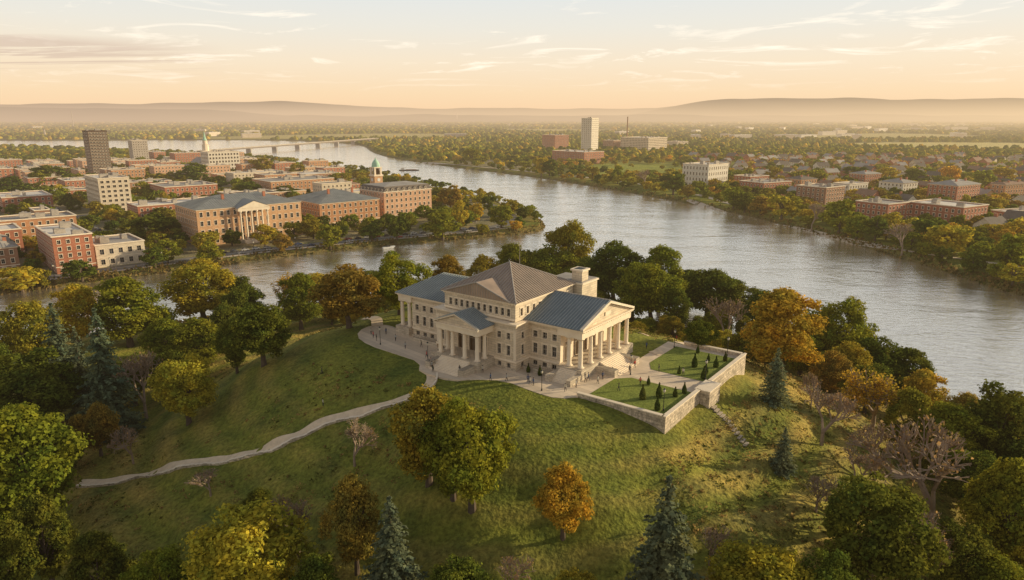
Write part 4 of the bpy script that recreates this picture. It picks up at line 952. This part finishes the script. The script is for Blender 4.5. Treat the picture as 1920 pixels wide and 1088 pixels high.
for ri in range(2):
    for k in range(K):
        a,b_,c,d=1+ri*K+k,1+ri*K+(k+1)%K,1+(ri+1)*K+k,1+(ri+1)*K+(k+1)%K; df+= [(a,c,b_),(b_,c,d)]
df=np.array(df); n=22000
yy=1250*np.exp(rng.random(n)*math.log(9000/1250)); xx=rng.uniform(-.82,.82,n)*yy
hh,sdd=hsd(xx,yy); dens=np.where(yy>2400,(lf(xx,yy,.0031,2)<.74),True)
keep=(sdd>10)&dens&(~inF(xx,yy))&(~inMd(xx,yy)); 
keep&=np.array([not infoot(a,b_,8) if b_<2300 else True for a,b_ in zip(xx,yy)])
xx,yy=xx[keep],yy[keep]; n=len(xx)
rad=rng.uniform(6,10,n)*np.maximum(1,(yy/2200))**.9; ht=rng.uniform(7,14,n)*np.where(yy>5000,1.25,1)*np.where((xx<-200)&(yy<2100),.7,1)
V=dv[None]*rng.uniform(.82,1.15,(n,len(dv),1))
V=V*np.stack([rad,rad,ht],-1)[:,None,:]+np.stack([xx,yy,np.full(n,2.)],-1)[:,None,:]
tc_=np.array([C[c] for c in ['green','dark','olive','green','green','yg','dark','orange','dark']])[rng.integers(0,9,n)]*rng.uniform(.65,1.05,(n,1))
Ff=(df[None]+(np.arange(n)*len(dv))[:,None,None]).reshape(-1,3)
ob('distant_forest',npmesh('distant_forest',V.reshape(-1,3),Ff,[m_far],np.repeat(tc_,len(dv),0),True),kind='stuff')
for k in range(44):
    u=random.uniform(1250,1900) if k%3 else random.uniform(0,1900); v=random.uniform(234,264); x,y,z=ground(u,v)
    sd=float(hsd(np.array([x]),np.array([y]))[1][0])
    if sd<60: continue
    T=thing('distant_building','small pale flat roofed building among distant trees','building',(x,y,3),random.uniform(0,1.5),None,'distant low buildings'); b=MB(); A=random.uniform(15,45); b.box(-A,A,-12,12,0,14,W[random.choice(['white','cream','grey'])]); b.obj('wall',T); b=MB(); b.box(-A-.5,A+.5,-12.5,12.5,14.01,15.5,R['light']); b.box(-5,3,-4,4,15.51,18,W['grey']); b.obj('roof',T)
# reeds along banks
n=90000; yr=130*np.exp(rng.random(n)*math.log(900/130)); xr=rng.uniform(-.8,.8,n)*yr; hr,sr=hsd(xr,yr)
k=(sr>-1.2)&(sr<7.5); xr,yr=xr[k],yr[k]
rep=5; xr=np.repeat(xr,rep)+rng.normal(size=len(xr)*rep)*1.6; yr=np.repeat(yr,rep)+rng.normal(size=len(yr)*rep)*1.6; hr=hsd(xr,yr)[0]
kk=hr>-.3; xr,yr,hr=xr[kk],yr[kk],hr[kk]
V,Fq=quads(np.stack([xr,yr,np.maximum(hr,0)+rng.uniform(0,1.3,len(xr))],-1),rng.normal(size=(len(xr),3))*np.array([1,1,.4]),1.1)
tc_=np.array([(.24,.18,.07),(.18,.15,.05),(.13,.14,.04),(.26,.19,.075)])[rng.integers(0,4,len(xr))]
ob('reeds',npmesh('reeds',V,Fq,[m_reed],np.repeat(tc_,4,0)),kind='stuff')
# low scrub on hill slopes
n=14000; xr=rng.uniform(-120,120,n); yr=rng.uniform(60,230,n); D=hillD(xr,yr); hr,sr=hsd(xr,yr); Xl=(xr-OX)*.8-(yr-OY)*.6; Yl=(xr-OX)*.6+(yr-OY)*.8
k=(D>10)&(sr>4)&(lf(xr,yr,.07,4)+rng.uniform(-.2,.2,n)+np.where(xr>25,.2,-.08)>.46)&~((Xl>0)&(Xl<27)&(Yl>-12)&(Yl<38))
k&=np.array([not any(np.min((p[:,0]-a)**2+(p[:,1]-b_)**2)<(hw+3)**2 for p,hw in ROADS[:3]) for a,b_ in zip(xr,yr)])
xr,yr=xr[k],yr[k]; s0=rng.uniform(.15,.85,len(xr))**1.6+.1; rep=14; s_=np.repeat(s0,rep)
xa=np.repeat(xr,rep)+rng.normal(size=len(s_))*s_*.8; ya=np.repeat(yr,rep)+rng.normal(size=len(s_))*s_*.8
V,Fq=quads(np.stack([xa,ya,h(xa,ya)+rng.uniform(0,1.0,len(xa))*s_],-1),rng.normal(size=(len(xa),3))+np.array([0,0,.6]),.25)
tc_=np.repeat(np.array([(.28,.21,.075),(.17,.17,.04),(.12,.14,.034),(.36,.26,.10)])[rng.integers(0,4,len(xr))],rep,0)
ob('low_scrub',npmesh('low_scrub',V,Fq,[m_reed],np.repeat(tc_,4,0)),kind='stuff')
# ---------------- shrubs, lamps ----------------
r_=np.random.default_rng(5); z=r_.uniform(0,1,900); a=r_.uniform(0,6.28,900); rr=.55*np.sin(np.clip(z*1.05+.12,0,1)**.8*math.pi)**.6*(1.05-z*.55)*r_.uniform(.8,1.05,900)
P=np.stack([np.cos(a)*rr,np.sin(a)*rr,z*2.4+.1],-1); V,Fq=quads(P,np.stack([np.cos(a),np.sin(a),.4+0*a],-1)+r_.normal(size=(900,3))*.3,.2); shm=npmesh('foliage',V,Fq,[m_leaf])
b=MB(); b.tube((0,0,-.1),(0,0,1.2),.07,.04,m_bark,6); stm=b.mesh('stem')
for X,Y,s in ((19.5,-4.5,1.1),(15,-1.5,1.2),(17,1.5,1.15),(19.5,3.5,.8),(20.2,6.2,.9),(12.5,6.2,.7),(20.3,15.8,1.1),(15,15.6,.7),(19.5,19,.95),(16,21.4,1.2),(19.8,24,1.0),(17,26.8,.7),(20,29,.9),(13,30.5,.8),(-8,-2.9,.9),(-11,-2.9,.8)):
    x,y=L2W(X,Y); T=thing('topiary_shrub','small dark green conical clipped shrub on the terrace lawn','shrub',(x,y,PZ+.1),random.random()*6,(s*random.uniform(.9,1.3),s,s),'clipped shrubs on the terrace'); ob('foliage',shm,T,color=jit((.075,.10,.028),.25)); ob('stem',stm,T)
b=MB(); b.lathe([(.16,0),(.14,.4),(.07,.5),(.055,3.6),(.1,3.65)],m_black,8); pm=b.mesh('pole'); b=MB(); b.lathe([(.12,3.66),(.22,3.8),(.24,4.1),(.1,4.25)],m_lampg,8); lm=b.mesh('lamp_shade'); b=MB(); b.lathe([(.28,4.26),(.1,4.42),(.02,4.55)],m_black,8); cm2=b.mesh('cap')
def lamp(x,y,z,s=1,lab='black post lamp with glass lantern beside the paving'):
    T=thing('street_lamp',lab,'street lamp',(x,y,z),0,(s,)*3,'post lamps'); ob('pole',pm,T); ob('lamp_shade',lm,T); ob('cap',cm2,T)
for X,Y in ((20.5,-4),(20.8,15.5),(7,9),(7,31),(-3,-9.5),(-33,-10.5),(-50,-9),(19,33)): x,y=L2W(X,Y); lamp(x,y,PZ+.05)
pr_=resamp(chaikin(wf[2:9],2,False),22)
for q in pr_: lamp(q[0]+4.6,q[1]-5,3.1,1.6,'tall black post lamp beside the waterfront road')
# ---------------- cars ----------------
b=MB(); prof=[(-2.2,.35),(-2.2,.8),(-2.0,.95),(-1.3,1.0),(1.0,1.0),(2.0,.85),(2.2,.7),(2.2,.35)]; b.prism(prof,-.88,.88,m_car); b.prism([(-1.1,1.42),(-.9,1.47),(.3,1.47),(.45,1.42)],-.7,.7,m_car); bm=b.mesh('body')
b=MB(); b.v=[(-1.55,-.8,1.003),(1.05,-.8,1.003),(1.05,.8,1.003),(-1.55,.8,1.003),(-1.1,-.68,1.418),(.45,-.68,1.418),(.45,.68,1.418),(-1.1,.68,1.418)]
b.mats=[m_glass]; b.f=[(0,1,5,4),(1,2,6,5),(2,3,7,6),(3,0,4,7)]; b.m=[0]*4; gm=b.mesh('window')
b=MB(); b.lathe([(.05,-.1),(.32,-.1),(.32,.1),(.2,.11)],m_tyre,12); wm_=b.mesh('wheel')
cc=[(.6,.57,.53),(.03,.03,.035),(.3,.3,.31),(.4,.05,.03),(.05,.08,.18),(.7,.68,.64),(.14,.14,.14)]; cn=['white','black','silver','red','blue','white','dark grey']
def car(x,y,z,a):
    i=random.randrange(7); T=thing('parked_car',cn[i]+' saloon car parked along the town street','car',(x,y,z),a,None,'cars parked along the town streets')
    ob('body',bm,T,color=cc[i]); ob('window',gm,T)
    for sx in (-1.35,1.35):
        for sy in (-.85,.85): o=ob('wheel',wm_,T,(sx,sy,.33)); o.rotation_euler=(math.radians(90),0,0)
def carline(pts,off,step,p):
    q=resamp(chaikin(pts,2,False),step); t=np.gradient(q,axis=0)
    for a,b_ in zip(q,t):
        n_=np.array((-b_[1],b_[0]))/np.hypot(*b_); c=a+n_*off; u,v,d=proj(c[0],c[1],3)
        if -20<u<1940 and random.random()<p and h1(c[0],c[1])>2.5: car(c[0],c[1],h1(c[0],c[1])+.07,math.atan2(b_[1],b_[0]))
carline(wf[1:8],4.2,6.2,.6); carline(wf[1:8],-4.2,8,.35); 
carline([tuple(Pj+e2*k) for k in (10,100,200,330)],4.2,6.5,.5); carline([tuple(Pj+e2*k) for k in (10,100,200,330)],-4.2,6.5,.45); carline([tuple(Pj+e1*150+e2*k) for k in (10,120)],4.2,6.5,.5)
x,y,z=ground(767,320); T=thing('barge','long low dark barge floating on the river','boat',(x,y,0),math.radians(8))
b=MB(); b.prism([(-14,-.4),(-15.5,1.1),(15.5,1.1),(13.5,-.4)],-3,3,m_black); b.obj('hull',T); b=MB(); b.box(-12,-7,-2,2,1.11,3.6,W['white']); b.box(-12.3,-6.7,-2.3,2.3,3.61,3.8,R['grey']); b.obj('cabin',T); b=MB(); b.box(-5,11,-2.3,2.3,1.11,1.8,R['brown']); b.obj('cargo_cover',T)
x,y,z=ground(728,466)
T=thing('motor_boat','white motor boat moving beside the town bank','boat',(x,y,.1),math.radians(28)); b=MB(); b.prism([(-3.5,0),(-3.5,.9),(4.3,1.2),(3,0)],-1.2,1.2,m_white); b.obj('hull',T); b=MB(); b.prism([(-1.5,1.05),(-1.2,1.9),(.6,1.9),(1.4,1.1)],-.9,.9,m_glass); b.obj('cabin',T)
# ---------------- people ----------------
def person_mesh(walk):
    V=[];E=[];Rd=[]
    def a(p,r,par=None):
        V.append(p);Rd.append(r)
        if par is not None: E.append((par,len(V)-1))
        return len(V)-1
    pv=a((0,0,.95),.135); ch=a((0,0,1.18),.12,pv); c2=a((0,0,1.36),.14,ch); nk=a((0,0,1.50),.052,c2); hd=a((0,.015,1.60),.085,nk); a((0,.01,1.71),.07,hd)
    for s in (-1,1):
        sw=s*walk
        hp=a((s*.09,0,.88),.095,pv); kn=a((s*.10,.14*sw+.02,.5),.062,hp); an=a((s*.10,.22*sw-.03,.09),.042,kn); a((s*.11,.22*sw+.13,.04),.035,an)
        sh=a((s*.19,0,1.41),.058,c2); el=a((s*.25,-.08*sw,1.13),.045,sh); wr=a((s*.26,-.16*sw+.06,.88),.03,el); pa=a((s*.26,-.17*sw+.08,.80),.033,wr)
        for i in range(4):
            f=a((s*.26,-.17*sw+.055+.018*i,.765),.009,pa); a((s*.252,-.17*sw+.06+.018*i,.73-.004*(i%3)),.008,f)
        f=a((s*.24,-.17*sw+.125,.80),.01,pa); a((s*.235,-.17*sw+.14,.775),.009,f)
    me=bpy.data.meshes.new('p'); me.from_pydata(V,E,[]); o=bpy.data.objects.new('p',me); COL.objects.link(o)
    md=o.modifiers.new('s','SKIN')
    for i,r in enumerate(Rd): me.skin_vertices[0].data[i].radius=(r,r*(.75 if i in(0,1,2) else 1))
    me.skin_vertices[0].data[0].use_root=True
    sb_=o.modifiers.new('d','SUBSURF'); sb_.levels=1
    dg=bpy.context.evaluated_depsgraph_get(); r=bpy.data.meshes.new_from_object(o.evaluated_get(dg)); bpy.data.objects.remove(o)
    r.materials.clear()
    for m_ in (m_skin,m_shirt,m_trous,m_black): r.materials.append(m_)
    for p in r.polygons:
        z=p.center.z; x=abs(p.center.x); p.use_smooth=True
        p.material_index=0 if z>1.5 or (x>.2 and z<.9) else (1 if z>.93 or x>.2 else (2 if z>.1 else 3))
    r.name='body'; return r
try:
    PM=[person_mesh(0.15),person_mesh(1.0)]
except Exception as ex:
    print('person fail',ex); PM=None
b=MB(); b.lathe([(.10,1.60),(.105,1.68),(.085,1.75),(.04,1.785)],m_hair,10,(0,-.02)); hm=b.mesh('hair')
pl=[(805,690),(810,692),(816,689),(700,634),(696,628),(742,640),(853,662),(905,700),(994,722),(1000,724),(1098,718),(1121,720),(1103,714),(604,702),(606,762),(760,655),(1212,655),(1268,640),(1290,655),(920,715),(828,676),(838,672),(1060,735),(1180,700),(790,652),(724,628),(812,700),(808,684),(862,700),(990,718),(1130,712),(1160,735),(1200,725),(1235,700),(1280,712),(1080,728),(950,716),(706,640),(1320,720),(842,684),(849,688),(800,672),(1148,704),(1190,690)]
sc_=[(.5,.05,.04),(.03,.03,.04),(.4,.4,.38),(.06,.1,.2),(.03,.05,.03),(.55,.5,.4)]; sn=['red','black','white','blue','dark green','cream']
if PM:
    for u,v in pl:
        x,y,z=ground(u,v); i=random.randrange(6); w_=random.random()<.6
        X=(x-OX)*.8-(y-OY)*.6; Y=(x-OX)*.6+(y-OY)*.8
        if 4<X<22 and -7<Y<34: z=PZ
        T=thing('person',('walking' if w_ else 'standing')+' visitor in '+sn[i]+' top and dark trousers '+('on the slope' if u<640 else 'on museum paving'),'person',(x,y,z+(.07 if u>640 else 0)),random.uniform(0,6.28),None,'visitors around the museum')
        ob('body',PM[1] if w_ else PM[0],T,color=sc_[i]); ob('hair',hm,T)
# ---------------- distance haze painted into every material as emission (by world position only) ----------------
hg=bpy.data.node_groups.new('painted_haze','ShaderNodeTree')
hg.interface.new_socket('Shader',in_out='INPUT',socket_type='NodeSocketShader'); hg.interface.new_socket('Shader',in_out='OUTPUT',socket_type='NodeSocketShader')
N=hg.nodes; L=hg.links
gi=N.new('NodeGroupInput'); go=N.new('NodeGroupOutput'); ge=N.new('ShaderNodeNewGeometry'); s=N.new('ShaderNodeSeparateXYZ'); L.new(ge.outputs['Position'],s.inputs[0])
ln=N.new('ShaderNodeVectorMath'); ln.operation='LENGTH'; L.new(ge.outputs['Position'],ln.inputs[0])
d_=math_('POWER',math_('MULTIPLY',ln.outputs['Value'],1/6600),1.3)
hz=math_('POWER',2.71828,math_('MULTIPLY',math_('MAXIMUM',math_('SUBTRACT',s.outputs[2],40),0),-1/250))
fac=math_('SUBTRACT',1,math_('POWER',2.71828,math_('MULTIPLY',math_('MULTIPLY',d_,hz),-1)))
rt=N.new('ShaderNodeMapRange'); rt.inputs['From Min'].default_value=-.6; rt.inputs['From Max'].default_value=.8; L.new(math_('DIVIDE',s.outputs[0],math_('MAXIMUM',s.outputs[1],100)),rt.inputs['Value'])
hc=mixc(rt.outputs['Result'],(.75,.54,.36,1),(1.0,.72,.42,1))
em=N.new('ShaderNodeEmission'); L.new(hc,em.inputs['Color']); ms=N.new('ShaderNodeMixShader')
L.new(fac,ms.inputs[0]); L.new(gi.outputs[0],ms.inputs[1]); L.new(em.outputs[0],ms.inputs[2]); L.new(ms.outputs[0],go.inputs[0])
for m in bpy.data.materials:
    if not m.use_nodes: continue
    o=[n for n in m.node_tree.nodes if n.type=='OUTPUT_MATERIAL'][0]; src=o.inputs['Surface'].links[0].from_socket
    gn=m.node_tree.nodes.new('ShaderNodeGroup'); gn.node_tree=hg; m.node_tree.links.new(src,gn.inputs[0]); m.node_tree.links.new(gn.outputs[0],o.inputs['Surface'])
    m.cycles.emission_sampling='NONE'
print('objects',len(bpy.data.objects))
